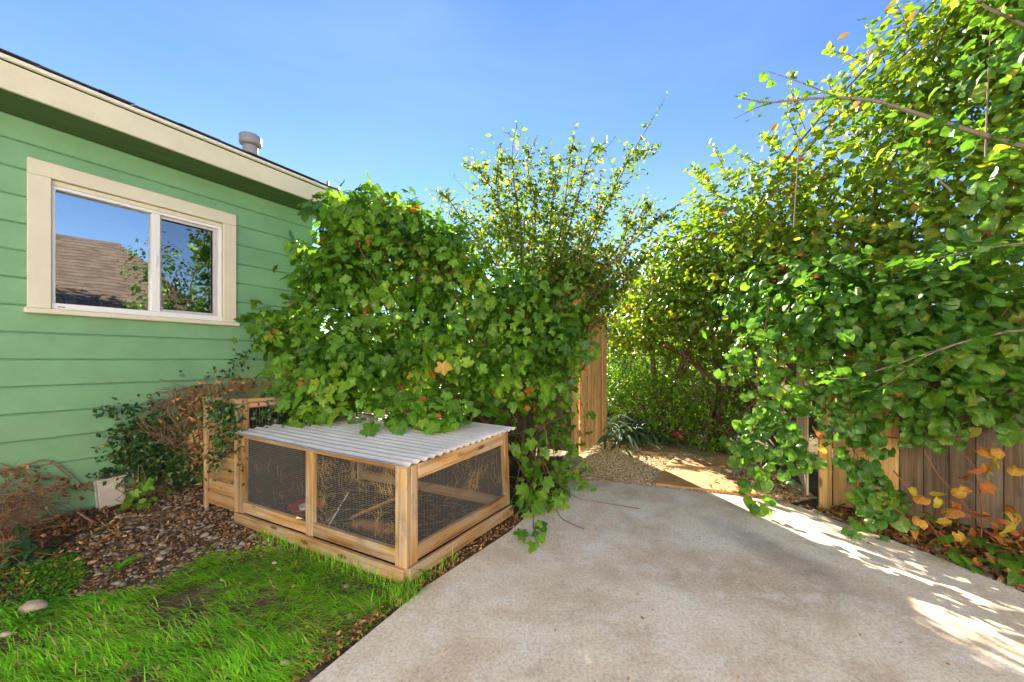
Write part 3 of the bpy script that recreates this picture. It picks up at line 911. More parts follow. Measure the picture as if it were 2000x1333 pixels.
def prof_bottle(name, s, out, prof, mat, label, cap=None):
    t = root(name, W(s, 1.716, out), label, 'bottle')
    lathe('body', prof, M[mat], t, W(s, 1.716, out), 20)
    if cap: lathe('cap', cap, M['white_plastic'], t, W(s, 1.716, out), 14)
prof_bottle('blue_bottle', OP0 + 0.245, -0.25, [(0, 0), (0.045, 0), (0.047, 0.01), (0.047, 0.13), (0.035, 0.16), (0.014, 0.175), (0.014, 0.19), (0, 0.19)], 'blue', 'cobalt blue bottle standing inside the window on its left side', [(0, 0.191), (0.016, 0.191), (0.016, 0.22), (0.0, 0.22)])
prof_bottle('teal_bottle', OP0 + 0.03, -0.30, [(0, 0.0), (0.055, 0), (0.058, 0.02), (0.058, 0.36), (0.045, 0.43), (0.018, 0.48), (0, 0.49)], 'teal', 'tall teal green bottle at the far left edge inside the window')
t = root('appliance', W(OP0 + 0.1, 1.716, -0.24), 'white boxy appliance behind the glass beside the blue bottle', 'appliance')
wall_box('body', OP0 + 0.02, OP0 + 0.18, 1.716, 1.86, -0.32, -0.20, M['white_plastic'], t, 0.02)
b_ = Bag(); b_.tube(spline([W(OP0 + 0.03, 1.85, -0.185), W(OP0 + 0.09, 1.83, -0.165), W(OP0 + 0.10, 1.75, -0.16), W(OP0 + 0.06, 1.725, -0.17)], 6), 0.004)
b_.build('cable', M['black_plastic'], t)
t = root('dark_case', W(OP0 + 0.42, 1.716, -0.22), 'dark slate equipment case with small white emblem behind the glass', 'case')
wall_box('body', OP0 + 0.33, OP0 + 0.54, 1.716, 1.83, -0.30, -0.18, M['navy'], t, 0.008)
for i, (a, c) in enumerate(((0, 0.022), (0.014, 0.016), (0.004, 0.006), (0.02, 0.0))):
    wall_box('emblem', OP0 + 0.43 + a, OP0 + 0.443 + a, 1.755 + c, 1.766 + c, -0.180, -0.178, M['white_plastic'], t, 0.0005)

# utility box on the wall
ub = root('utility_box', W(1.07, 0.03, 0.02), 'small off-white plastic utility box on the green wall near the ground', 'utility box')
tilt = 0.02
board('backplate', W(0.985, 0.155, 0.032), W(1.165, 0.165, 0.032), np.array([0, 0, 1.0]), 0.25, 0.026, M['utility'], ub, 0.006)
board('cover', W(0.992, 0.155, 0.072), W(1.158, 0.165, 0.072), np.array([0, 0, 1.0]), 0.235, 0.052, M['utility'], ub, 0.008)
board('raised_panel', W(1.012, 0.150, 0.100), W(1.142, 0.157, 0.100), np.array([0, 0, 1.0]), 0.17, 0.006, M['utility'], ub, 0.002)
board('lip', W(0.985, 0.283, 0.075), W(1.165, 0.292, 0.075), np.array([0, 0, 1.0]), 0.014, 0.066, M['utility'], ub, 0.003)
fc = bpy.data.curves.new('lettering', 'FONT'); fc.body = 'DIPS'; fc.size = 0.046; fc.extrude = 0.0022; fc.align_x = 'CENTER'
fc.materials.append(M['utility'])
fo = bpy.data.objects.new('lettering_curve', fc)
fm = bpy.data.meshes.new_from_object(fo); bpy.data.objects.remove(fo)
fo = bpy.data.objects.new('lettering', fm); COL.objects.link(fo); fo.parent = ub
fo.rotation_euler = Matrix((WD, (0, 0, 1), WN)).transposed().to_euler()
fo.location = [float(c) for c in (W(1.08, 0.185, 0.1045) - BASE[ub])]
bg_ = Bag(); bg_.tube(spline([W(1.05, 0.03, 0.06), W(0.98, -0.0, 0.12), W(0.92, -0.01, 0.16)], 6), 0.017, 10)
bg_.build('conduit', M['grey_metal'], ub)

# neighbouring house behind and to the right, seen only as a reflection in the window
NH = root('neighbour_house', (7.5, -1.0, 0), 'neighbouring house with brown shingle roof mirrored in the left window pane', 'house')
na = nrm(np.array([0.34, 0.94, 0])); nb = np.array([na[1], -na[0], 0])      # along the ridge; away from the patio
def NP(a, b, z): return np.array([4.9, -0.9, 0]) + na * a + nb * b + np.array([0, 0, z])
board('wall', NP(-6, 0.5, 1.25), NP(3.2, 0.5, 1.25), np.array([0, 0, 1.0]), 2.5, 0.2, M['cream'], NH)
board('wall', NP(3.2, 0.6, 1.25), NP(3.2, 7, 1.25), np.array([0, 0, 1.0]), 2.5, 0.2, M['cream'], NH)
V = [NP(-6, 0, 2.55), NP(3.6, 0, 2.55), NP(1.8, 4.2, 5.2), NP(-6, 4.2, 5.2), NP(3.6, 8.4, 2.55), NP(-6, 8.4, 2.55)]
rf = solid('roof', V + [v - np.array([0, 0, 0.12]) for v in V], [[0, 1, 2, 3], [1, 4, 2], [4, 5, 3, 2], [6, 9, 8, 7], [0, 6, 7, 1], [1, 7, 10, 4]], M['brown_shingle'], NH)
# unseen white wing, added to bounce sunlight onto the shaded patio
M['bounce_white'] = paint('white bounce surface', (0.86, 0.83, 0.77), 0.03, 0.8, (0.6, 0.55, 0.48), 0.2)
board('bounce_wall', (-6.2, -2.5, 1.62), (3.4, -2.5, 1.62), UP_, 3.3, 0.2, M['bounce_white'], NH)
board('bounce_wall_eave', (-6.4, -2.62, 3.34), (3.6, -2.62, 3.34), np.array([0, 1.0, 0]), 0.5, 0.12, M['cream'], NH)
V = [np.array(p, float) for p in ((-6.4, -2.4, 3.42), (3.6, -2.4, 3.42), (3.6, -6.5, 4.9), (-6.4, -6.5, 4.9))]
solid('bounce_wall_roof', V + [v - np.array([0, 0, 0.1]) for v in V], [[3, 2, 1, 0], [4, 5, 6, 7], [0, 1, 5, 4]], M['brown_shingle'], NH)
for c in range(22):
    u = c / 22.0; a1 = 3.6 - 1.8 * u
    p = [NP(-6, 4.2 * u, 2.55 + 2.65 * u), NP(a1, 4.2 * u, 2.55 + 2.65 * u)]
    board('shingle_course', p[0] + [0, 0, 0.012], p[1] + [0, 0, 0.012], nb * 4.2 + np.array([0, 0, 2.65]), 0.2, 0.014, M['brown_shingle'], rf)

# ------------------------------------------------------------------ hutch and coop
HN = np.array([-0.62, 2.276, 0.0]); HU = nrm(np.array([-0.88, 0.473, 0])); HV = nrm(np.array([0.521, 0.853, 0])); UP = np.array([0, 0, 1.0])
def HP(a, b, z): return HN + HU * a + HV * b + UP * z
hut = root('rabbit_hutch', HN, 'low timber and wire mesh hutch run with corrugated white roof', 'hutch')
wd = M['hutchwood']
LA, LB = 1.80, 1.165
def top_z(a, b): return 0.672 + 0.020 * a + 0.030 * b
# posts
board('post', HP(0.045, 0.022, 0.02), HP(0.045, 0.022, top_z(0, 0)), HU, 0.090, 0.044, wd, hut, 0.005, 0.0008)
board('post', HP(0.020, 0.072, 0.02), HP(0.020, 0.072, top_z(0, 0) - 0.002), HV, 0.055, 0.040, wd, hut, 0.005, 0.0008)
board('post', HP(0.90, 0.020, 0.075), HP(0.90, 0.020, top_z(0.9, 0) - 0.032), HU, 0.075, 0.040, wd, hut, 0.005, 0.0008)
board('post', HP(LA - 0.04, 0.022, 0.02), HP(LA - 0.04, 0.022, top_z(LA, 0)), HU, 0.070, 0.044, wd, hut, 0.005, 0.0008)
board('post', HP(0.020, LB - 0.03, 0.09), HP(0.020, LB - 0.075, top_z(0, LB)), HV, 0.060, 0.042, wd, hut, 0.005, 0.0008)
board('post', HP(LA - 0.03, LB - 0.03, 0.0), HP(LA - 0.03, LB - 0.03, top_z(LA, LB)), HV, 0.060, 0.042, wd, hut, 0.005)
# front: base board, bottom rails, top rail
board('base_board', HP(0.0, -0.012, 0.035), HP(LA, -0.012, 0.040), UP, 0.082, 0.034, wd, hut, 0.006, 0.001)
board('rail', HP(0.093, 0.018, 0.127), HP(0.861, 0.018, 0.127), UP, 0.086, 0.036, wd, hut, 0.005, 0.0008)
board('rail', HP(0.940, 0.018, 0.125), HP(LA - 0.077, 0.018, 0.125), UP, 0.082, 0.036, wd, hut, 0.005, 0.0008)
board('rail', HP(0.093, 0.016, top_z(0, 0) - 0.016), HP(LA - 0.077, 0.016, top_z(LA, 0) - 0.016), UP, 0.030, 0.034, wd, hut, 0.004, 0.0006)
# right side
board('base_board', HP(-0.014, 0.0, 0.040), HP(-0.014, LB, 0.046), UP, 0.082, 0.034, wd, hut, 0.006, 0.001)
board('rail', HP(0.017, 0.102, 0.132), HP(0.017, LB - 0.064, 0.136), UP, 0.090, 0.036, wd, hut, 0.005, 0.0008)
board('rail', HP(0.017, 0.102, top_z(0, 0.1) - 0.052), HP(0.017, LB - 0.110, top_z(0, LB) - 0.052), UP, 0.096, 0.036, wd, hut, 0.005, 0.0008)
# back and far sides (dim, seen through the mesh)
for z in (0.10, 0.66): board('rail', HP(0.05, LB - 0.02, z), HP(LA - 0.07, LB - 0.02, z), UP, 0.08, 0.036, wd, hut, 0.004)
board('back_panel', HP(0.05, LB, 0.37), HP(LA, LB, 0.37), UP, 0.62, 0.012, M['shadewood'], hut)
board('side_panel', HP(LA + 0.004, 0.05, 0.36), HP(LA + 0.004, LB - 0.05, 0.36), UP, 0.62, 0.010, M['shadewood'], hut)
# wire mesh
def wire_panel(A, Bv, Cv, lu, lv, parent, pitch=0.0135, r=0.00072):
    """panel spanned by unit vectors Bv (length lu) and Cv (length lv) from A"""
    b = Bag(); nn = np.cross(Bv, Cv)
    for u in np.arange(pitch / 2, lu, pitch):
        w = R.normal(0, 0.0006); b.tube([A + Bv * (u + w), A + Bv * (u - w) + Cv * lv], r, 3)
    for v in np.arange(pitch / 2, lv, pitch):
        w = R.normal(0, 0.0006); b.tube([A + Cv * (v + w) + nn * 2 * r, A + Bv * lu + Cv * (v - w) + nn * 2 * r], r, 3)
    o = b.build('wire_mesh', M['wire'], parent, False)
    o['kind'] = 'stuff'
wire_panel(HP(0.085, 0.030, 0.165), HU, UP, 0.78, 0.475, hut)
wire_panel(HP(0.935, 0.030, 0.160), HU, UP, 0.80, 0.50, hut)
wire_panel(HP(0.028, 0.095, 0.170), HV, UP, 1.00, 0.425, hut)
# corrugated roof, ridges along the front
na_, nb_ = 26, 150
aa = np.linspace(-0.035, LA + 0.02, na_); bb = np.linspace(-0.060, LB + 0.045, nb_)
A_, B_ = np.meshgrid(aa, bb)
wave = 0.0085 * np.sin(B_ * 2 * math.pi / 0.069)
Z_ = 0.689 + 0.020 * A_ + 0.030 * B_ + wave + 0.003 * vnoise(A_, B_, 3.0)
Vr = HN[None, None] + A_[..., None] * HU + B_[..., None] * HV + Z_[..., None] * UP
Vr = np.vstack([Vr.reshape(-1, 3), Vr.reshape(-1, 3) - UP * 0.0018])
ii = (np.arange(nb_ - 1)[:, None] * na_ + np.arange(na_ - 1)[None]).ravel()
Q = np.column_stack([ii, ii + 1, ii + 1 + na_, ii + na_]); n0 = na_ * nb_
edge = []
for k in range(nb_ - 1):
    for c in (0, na_ - 1): edge.append((k * na_ + c, (k + 1) * na_ + c, (k + 1) * na_ + c + n0, k * na_ + c + n0))
for k in range(na_ - 1):
    for r_ in (0, nb_ - 1): edge.append((r_ * na_ + k, r_ * na_ + k + 1, r_ * na_ + k + 1 + n0, r_ * na_ + k + n0))
M['corrugated'] = paint('weathered corrugated sheet', (0.64, 0.62, 0.58), 0.14, 0.5, (0.40, 0.31, 0.2), 0.7)
roof_sheet = solid('corrugated_roof', Vr, np.vstack([Q, Q[:, ::-1] + n0, np.array(edge)]), M['corrugated'], hut, True)
for a in (0.06, 0.9, 1.70):
    for b in np.arange(0.02, LB, 0.345):
        lathe('screw', [(0, 0.004), (0.006, 0.003), (0.008, 0.0), (0, -0.001)], M['grey_metal'], roof_sheet, HP(a, b, 0.689 + 0.02 * a + 0.03 * b + 0.0085 * math.sin(b * 2 * math.pi / 0.069) + 0.002), 8)
# straw caught in the mesh and lying inside
bag = Bag()
def straw_on(n, a0, a1, z0, z1, side):
    for _ in range(n):
        a, z = R.uniform(a0, a1), R.uniform(z0, z1)
        L = R.uniform(0.03, 0.12); th = R.uniform(0, 6.28); cu = R.normal(0, 0.02)
        pts = []
        for t in np.linspace(-0.5, 0.5, 5):
            q = (a + math.cos(th) * L * t, z + math.sin(th) * L * t - cu * (4 * t * t))
            off = 0.012 + R.uniform(0, 0.012)
            pts.append(HP(q[0], off, q[1]) if side == 0 else HP(off, q[0], q[1]))
        bag.tube(pts, R.uniform(0.0007, 0.0014), 3)
straw_on(45, 0.12, 0.30, 0.45, 0.63, 0); straw_on(70, 0.10, 0.85, 0.50, 0.64, 0); straw_on(45, 0.72, 0.87, 0.2, 0.6, 0); straw_on(45, 0.10, 1.7, 0.18, 0.62, 0)
straw_on(45, 0.35, 1.05, 0.3, 0.58, 1); straw_on(25, 0.12, 1.05, 0.18, 0.58, 1); straw_on(50, 0.6, 0.75, 0.33, 0.48, 1); straw_on(25, 0.1, 0.3, 0.2, 0.4, 0)
o = bag.build('straw_in_mesh', M['straw'], hut, False); o['kind'] = 'stuff'
litter = board('litter_floor', HP(0.05, LB / 2, 0.045), HP(LA - 0.03, LB / 2, 0.045), HV, LB - 0.1, 0.03, M['shadewood'], hut)
bag = Bag()
for _ in range(280):
    a, b = R.uniform(0.08, LA - 0.08), R.uniform(0.05, LB - 0.08); th = R.uniform(0, 3.14); L = R.uniform(0.03, 0.09); z = 0.063 + R.uniform(0, 0.035)
    bag.tube([HP(a - math.cos(th) * L, b - math.sin(th) * L, z), HP(a, b, z + R.uniform(0, 0.012)), HP(a + math.cos(th) * L, b + math.sin(th) * L, z)], 0.0012, 3)
o = bag.build('straw_bedding', M['straw'], hut, False); o['kind'] = 'stuff'
t = root('wood_ramp', HP(0.55, 0.45, 0.06), 'leaning wooden board inside the hutch behind the mesh', 'board')
board('plank', HP(0.35, 0.55, 0.36), HP(0.85, 0.38, 0.11), HV, 0.24, 0.02, M['rawwood'], t)
t = root('split_log', HP(0.5, 0.25, 0.07), 'orange split log lying on the straw behind the mesh', 'log')
V, Q = tube_arrays(spline([HP(0.33, 0.22, 0.115), HP(0.5, 0.25, 0.12), HP(0.72, 0.22, 0.115)], 5), [0.03, 0.045, 0.05, 0.052, 0.05, 0.052, 0.05, 0.05, 0.046, 0.04, 0.03], 9)
V = V + R.normal(0, 0.004, V.shape)
solid('wood', V, Q, M['rawwood'], t)
dish = root('feeding_dish', HP(1.38, 0.3, 0.065), 'round red feeding dish on the hutch floor behind the mesh', 'dish')
lathe('rim', [(0.10, 0), (0.13, 0.04), (0.14, 0.045), (0.14, 0.05), (0.125, 0.048), (0.095, 0.01), (0, 0.01)], M['red'], dish, HP(1.38, 0.3, 0.065))
lathe('bowl', [(0.05, 0.012), (0.06, 0.045), (0.055, 0.045), (0.04, 0.02), (0, 0.018)], M['white_plastic'], dish, HP(1.38, 0.3, 0.065))

# coop box between the run and the house
coop = root('coop_box', HP(LA, 0, 0), 'taller wooden plank nest box with wire window between hutch and house', 'nest box')
CZ = 0.985; CW = 0.50; CL = 1.10
npl = 8
for i in range(npl):
    z0 = 0.06 + i * (CZ - 0.11) / npl; h = (CZ - 0.11) / npl
    board('plank', HP(LA + 0.032, 0.02 + R.uniform(-0.003, 0.003), z0 + h / 2), HP(LA + CW - 0.02, 0.02 + R.uniform(-0.003, 0.003), z0 + h / 2), UP, h - 0.005, 0.02, M['coopwood'], coop, 0.003, 0.0006)
    board('plank', HP(LA + CW, 0.02, z0 + h / 2), HP(LA + CW, CL, z0 + h / 2), UP, h - 0.005, 0.02, M['coopwood'], coop, 0.003)
board('corner_post', HP(LA + 0.012, 0.012, 0.0), HP(LA + 0.012, 0.012, CZ - 0.045), HU, 0.034, 0.048, M['hutchwood'], coop, 0.004)
board('corner_post', HP(LA + CW - 0.01, -0.004, 0.02), HP(LA + CW - 0.01, -0.004, CZ - 0.045), HU, 0.04, 0.026, M['hutchwood'], coop, 0.004)
board('corner_post', HP(LA + 0.012, 0.060, 0.70), HP(LA + 0.012, 0.060, CZ - 0.045), HV, 0.042, 0.040, M['hutchwood'], coop, 0.004)
board('corner_post', HP(LA + 0.012, CL - 0.03, 0.0), HP(LA + 0.012, CL - 0.03, CZ - 0.045), HV, 0.05, 0.040, M['hutchwood'], coop, 0.004)
board('cap_rail', HP(LA - 0.02, 0.02, CZ - 0.022), HP(LA + CW + 0.02, 0.02, CZ - 0.022), HV, 0.09, 0.040, M['hutchwood'], coop, 0.005)
board('cap_rail', HP(LA + 0.015, 0.068, CZ - 0.022), HP(LA + 0.015, CL + 0.02, CZ - 0.022), HU, 0.075, 0.038, M['hutchwood'], coop, 0.005)
board('lid', HP(LA + 0.06, CL / 2 + 0.05, CZ - 0.012), HP(LA + CW, CL / 2 + 0.05, CZ - 0.012), HV, CL - 0.05, 0.014, M['coopwood'], coop)
board('rail', HP(LA + 0.014, 0.085, CZ - 0.062), HP(LA + 0.014, CL - 0.06, CZ - 0.062), UP, 0.036, 0.034, M['hutchwood'], coop, 0.003)
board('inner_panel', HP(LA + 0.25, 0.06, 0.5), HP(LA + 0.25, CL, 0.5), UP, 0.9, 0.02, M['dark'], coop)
b_ = Bag()
for v in np.arange(0.09, CL - 0.06, 0.025): b_.tube([HP(LA + 0.004, v, 0.70), HP(LA + 0.004, v, CZ - 0.08)], 0.0009, 4)
for z in np.arange(0.70, CZ - 0.08, 0.05): b_.tube([HP(LA + 0.0025, 0.085, z), HP(LA + 0.0025, CL - 0.06, z)], 0.0009, 4)
o = b_.build('wire_grid', M['wire'], coop, False); o['kind'] = 'stuff'

# ------------------------------------------------------------------ fences and gates
GA, GB = np.array([0.93, 5.30, 0]), np.array([1.43, 5.99, 0])
gate = root('open_gate', GA, 'golden vertical-board wooden gate leaf standing open beside the lobed bush', 'gate')
gd = nrm(GB - GA); gl = np.linalg.norm(GB - GA); gn = np.array([gd[1], -gd[0], 0])
nbd = 7
for i in range(nbd):
    p = GA + gd * (gl * (i + 0.5) / nbd) + gn * (0.0 if i % 2 else 0.006)
    h = 1.97 + R.uniform(-0.01, 0.01)
    board('board', p + UP * 0.05, p + UP * h, gd, gl / nbd - 0.004, 0.02, M['gatewood'], gate, 0.003)
for z in (0.3, 1.65): board('rail', GA - gn * 0.035 + UP * z, GB - gn * 0.035 + UP * z, UP, 0.09, 0.038, M['gatewood'], gate)
board('end_stile', GB + gd * 0.022 + UP * 0.05 - gn * 0.02, GB + gd * 0.022 + UP * 1.92 - gn * 0.02, gn, 0.075, 0.038, M['gatewood'], gate)

lf = root('side_fence', GA, 'weathered brown board fence behind the lobed bush left of the gate', 'fence')
board('post', GA - WN * 0.07 + [0, 0, 0], GA - WN * 0.07 + UP * 1.98, WN, 0.09, 0.09, M['gatewood'], lf, 0.005)
for i in range(27):
    p = GA - WN * (0.19 + 0.143 * i)
    board('board', p + UP * 0.03, p + UP * (1.94 + R.uniform(-0.012, 0.012)), WN, 0.138, 0.018, M['fencewood'], lf, 0.003)
for z in (0.35, 1.5): board('rail', GA - WN * 0.12 - WD * 0.035 + UP * z, GA - WN * 4.0 - WD * 0.035 + UP * z, UP, 0.09, 0.04, M['fencewood'], lf)

R0 = np.array([2.79, 3.47, 0])
rf_ = root('boundary_fence', R0, 'weathered grey-brown board fence under the round-leaved vine at right', 'fence')
board('post', R0 - WN * 0.0 - WD * 0.0 + UP * -0.02, R0 + UP * 1.70, WN, 0.088, 0.088, M['gatewood'], rf_, 0.005)
for i in range(17):
    p = R0 + WN * (0.125 + 0.143 * i) - WD * (0.0 if i else 0.01)
    board('board', p + UP * 0.02, p + UP * (1.68 + R.uniform(-0.012, 0.012)), WN, 0.139, 0.018, M['gatewood'] if i < 3 else M['fencewood'], rf_, 0.003)
for z in (0.35, 1.5): board('rail', R0 + WN * 0.05 + WD * 0.04 + UP * z, R0 + WN * 2.6 + WD * 0.04 + UP * z, UP, 0.09, 0.04, M['fencewood'], rf_)

HG = R0 - WN * 0.12 + WD * 0.03
rg = root('second_gate', HG, 'sunlit pale gate leaf edge standing open beside the right fence post', 'gate')
M['palewood'] = wood('bleached timber', (0.475, 0.350, 0.213), (0.688, 0.550, 0.375), (0.800, 0.700, 0.525), (0.625, 0.575, 0.500), 0.5)
for i in range(6):
    p = HG + WD * (0.07 + 0.143 * i)
    board('board', p + UP * 0.06, p + UP * (1.68 + R.uniform(-0.01, 0.01)), WD, 0.139, 0.018, M['palewood'], rg, 0.003)
for z in (0.35, 1.5): board('rail', HG + WN * 0.034 + WD * 0.0 + UP * z, HG + WN * 0.034 + WD * 0.86 + UP * z, UP, 0.09, 0.038, M['gatewood'], rg)

# far fence behind the planting and a grey post behind the bush
ff = root('garden_fence', (1.2, 10.2, 0), 'pale tan board fence at the back of the garden beyond the gate', 'fence')
for i in range(44):
    p = np.array([-0.4 + 0.155 * i, 10.4 - 0.02 * i, 0])
    board('board', p, p + UP * (1.38 + R.uniform(-0.01, 0.01)), np.array([1.0, 0, 0]), 0.15, 0.02, M['palewood'], ff)
board('cap_rail', (-0.5, 10.40, 1.42), (6.4, 9.52, 1.42), UP, 0.06, 0.10, M['greybranch'], ff)
mp_ = root('grey_post', P(737, 420, 6.2) * [1, 1, 0], 'thin grey metal post rising behind the top of the lobed bush', 'post')
b_ = Bag(); b_.tube([P(737, 420, 6.2) * [1, 1, 0], P(737, 361, 6.2)], 0.032, 8); b_.build('pole', M['grey_metal'], mp_)
b_ = Bag(); b_.tube([P(737, 364, 6.2), P(744, 368, 6.2), P(744, 374, 6.2)], 0.02, 6); b_.build('hook', M['grey_metal'], mp_)

# flagstones
FS = [('largest flat orange sandstone slab touching the concrete edge', [(1282, 944), (1286, 930), (1294, 919), (1340, 918), (1378, 920), (1432, 931), (1462, 948), (1484, 965), (1457, 966), (1400, 957), (1330, 950)]),
      ('orange sandstone slab just behind the largest slab', [(1300, 909), (1307, 900), (1318, 894), (1360, 895), (1402, 897), (1416, 905), (1418, 912), (1380, 912), (1340, 910)]),
      ('narrow orange sandstone slab second from the gate leaf', [(1251, 881), (1262, 874), (1290, 874), (1322, 876), (1329, 881), (1322, 885), (1285, 884)]),
      ('small sandstone slab nearest the open gate leaf and strappy plant', [(1189, 869), (1202, 862), (1230, 860), (1247, 866), (1240, 870), (1215, 870)]),
      ('sandstone slab half hidden by the hanging round leaves', [(1385, 893), (1395, 888), (1440, 889), (1470, 897), (1440, 902), (1405, 899)])]
for lab, pp in FS:
    pts = np.array([G(x, y, 0.012) for x, y in pp])
    c = pts.mean(0)
    t = sheet('flagstone', pts, 0.012, M['flag'], 0.045)
    tag(t, lab, 'flagstone', 'sandstone stepping slabs in the gravel')

print('structure done', len(bpy.data.objects))

# ------------------------------------------------------------------ plants
def stems_to(parent, name, mat, basepts, targets, r0, r1, k=5, bow=0.25):
    bag = Bag()
    for tg in targets:
        b0 = basepts[R.integers(len(basepts))] + R.normal(0, 0.05, 3) * [1, 1, 0]
        mid = (b0 + tg) / 2 + R.normal(0, 0.12, 3) + UP * bow * np.linalg.norm(tg - b0) * 0.5
        p = spline([b0, mid, tg], 6)
        bag.tube(p, np.linspace(r0, r1, len(p)), k)
    return bag.build(name, mat, parent)


def rand_rnd(n, bias=1.0): return np.clip(R.random(n) ** bias, 0, 1)


# the big lobed-leaf bush against the house corner
bush = root('lobed_leaf_bush', (-0.8, 4.4, 0), 'large dense lobed-leaf bush spilling over the hutch at the house corner', 'bush')
BB = [B(770, 560, 4.25, 0.95, 0.62, 0.75), B(725, 470, 4.35, 0.50, 0.50, 0.40), B(640, 640, 4.15, 0.58, 0.45, 0.50), B(585, 690, 4.10, 0.40, 0.32, 0.26),
      B(930, 615, 4.35, 0.70, 0.52, 0.66), B(850, 490, 4.50, 0.55, 0.45, 0.32), B(1040, 620, 4.70, 0.52, 0.42, 0.42), B(700, 725, 3.85, 0.55, 0.36, 0.22),
      B(860, 720, 3.95, 0.65, 0.36, 0.36), B(990, 740, 4.05, 0.45, 0.36, 0.42), B(1075, 680, 4.55, 0.38, 0.32, 0.42), B(640, 785, 3.65, 0.20, 0.18, 0.10), B(672, 540, 4.6, 0.42, 0.4, 0.5), B(690, 445, 4.65, 0.36, 0.35, 0.28), B(780, 430, 4.6, 0.36, 0.35, 0.26), ((0.80, 5.0, 2.05), (0.36, 0.28, 0.36)), ((0.9, 5.35, 2.25), (0.34, 0.3, 0.26)), ((0.6, 5.0, 2.1), (0.36, 0.28, 0.36))]
pos, nor, tip = blob_leaves([(c, tuple(np.asarray(r) * 0.9)) for c, r in BB] + sprouts(BB, 85, (0.13, 0.30)), 168, 7, 0.085, 0.42, spread=0.55)
BL = [B(1035, 860, 4.05, 0.32, 0.28, 0.40), B(1085, 905, 4.05, 0.34, 0.26, 0.30), B(1055, 945, 3.65, 0.25, 0.22, 0.20), B(1090, 820, 4.5, 0.28, 0.25, 0.26), B(1020, 960, 3.35, 0.10, 0.18, 0.10)]
p2, n2, t2 = blob_leaves(BL, 60, 4, 0.09, 0.30)
# the lobe lying on the corrugated roof
p3, n3, t3 = [], [], []
for (px, py, dy) in ((770, 800, 0), (800, 820, 0), (850, 800, 0), (890, 800, 0), (830, 780, 0.1), (745, 770, 0.1), (870, 770, 0.15), (800, 770, 0.1), (840, 825, 0), (900, 815, 0), (770, 825, 0), (700, 770, 0.2), (660, 785, 0.3), (625, 770, 0.3), (600, 760, 0.4)):
    c = P(px, py, 3.25 + dy)
    q = c + R.normal(0, 1, (14, 3)) * [0.10, 0.10, 0.045]
    q[:, 2] = np.maximum(q[:, 2], 0.80)
    p3.append(q); n3.append(nrm(np.array([0.1, -0.35, 0.8]) + R.normal(0, 0.3, (14, 3)))); t3.append(nrm(np.array([0.0, -0.8, -0.5]) + R.normal(0, 0.6, (14, 3))))
# the trailing shoot on the concrete
tr = np.array([G(1040, 985), G(1035, 1010), G(1045, 1035), G(1050, 1060), G(1040, 1075), G(1020, 1050), G(1100, 985), G(1075, 1000), G(1110, 960), G(1130, 955), G(1155, 925), G(1065, 970)]) + [0, 0, 0.07]
tr = np.vstack([tr, tr + R.normal(0, 0.04, tr.shape) * [1, 1, 0.5]])
pos = np.vstack([pos, p2] + p3 + [tr]); nor = np.vstack([nor, n2] + n3 + [nrm(np.array([0, -0.3, 0.9]) + R.normal(0, 0.4, tr.shape))])
tip = np.vstack([tip, t2] + t3 + [nrm(np.array([0, -0.8, -0.3]) + R.normal(0, 0.5, tr.shape))])
# keep leaves out of the house
d = pos @ WN + 4.74; s_ = pos @ WD
keep = ~((d < 0.06) & (s_ < 3.0)) & ~((d < 0.48) & (s_ < 3.15) & (pos[:, 2] > 3.02))
hl = pos - HN; ha, hb = hl @ HU, hl @ HV
keep &= ~((ha > -0.06) & (ha < LA + 0.55) & (hb > -0.06) & (hb < LB + 0.05) & (pos[:, 2] < 0.76)) & ~((ha > LA - 0.05) & (ha < LA + 0.55) & (hb > -0.05) & (hb < CL) & (pos[:, 2] < 1.03))
pos, nor, tip = pos[keep], nor[keep], tip[keep]
n = len(pos)
size = R.uniform(0.055, 0.135, n) * (1.08 - 0.30 * vnoise(pos[:, 0] + pos[:, 1], pos[:, 2], 2.6))
foliage(bush, M['lobed'], T_LOBED, pos, nor, tip, size, np.clip(0.46 + 0.36 * vnoise(pos[:, 0] + pos[:, 1], pos[:, 2], 3.1) + R.normal(0, 0.2, n), 0, 1), 300)
tg = [np.asarray(c) + nrm(R.normal(size=3)) * np.asarray(r) * 0.85 for c, r in BB for _ in range(7)]
stems_to(bush, 'stems', M['bark'], [np.array([-0.9, 4.6, 0]), np.array([-0.3, 4.7, 0]), np.array([0.2, 4.6, 0])], tg, 0.016, 0.004)
tg = [np.asarray(c) + nrm(R.normal(size=3)) * np.asarray(r) * 0.95 for c, r in BL for _ in range(6)]
stems_to(bush, 'trailing_stems', M['twig'], [np.array([0.15, 4.3, 0]), np.array([0.4, 4.5, 0.0]), np.array([0.1, 4.2, 0.5])], tg, 0.006, 0.002)
b_ = Bag()
for pl in ([(1060, 930), (1045, 985), (1042, 1030), (1052, 1070)], [(1065, 965), (1090, 1005), (1110, 1022), (1140, 1035)], [(1085, 960), (1130, 975), (1190, 986), (1250, 996)], [(1130, 915), (1160, 930), (1180, 935), (1200, 942)]):
    b_.tube(spline([G(x, y) + UP * (0.10 if i == 0 else 0.008) for i, (x, y) in enumerate(pl)], 6), 0.004, 5)
b_.build('runner', M['twig'], bush)
print('bush', n)

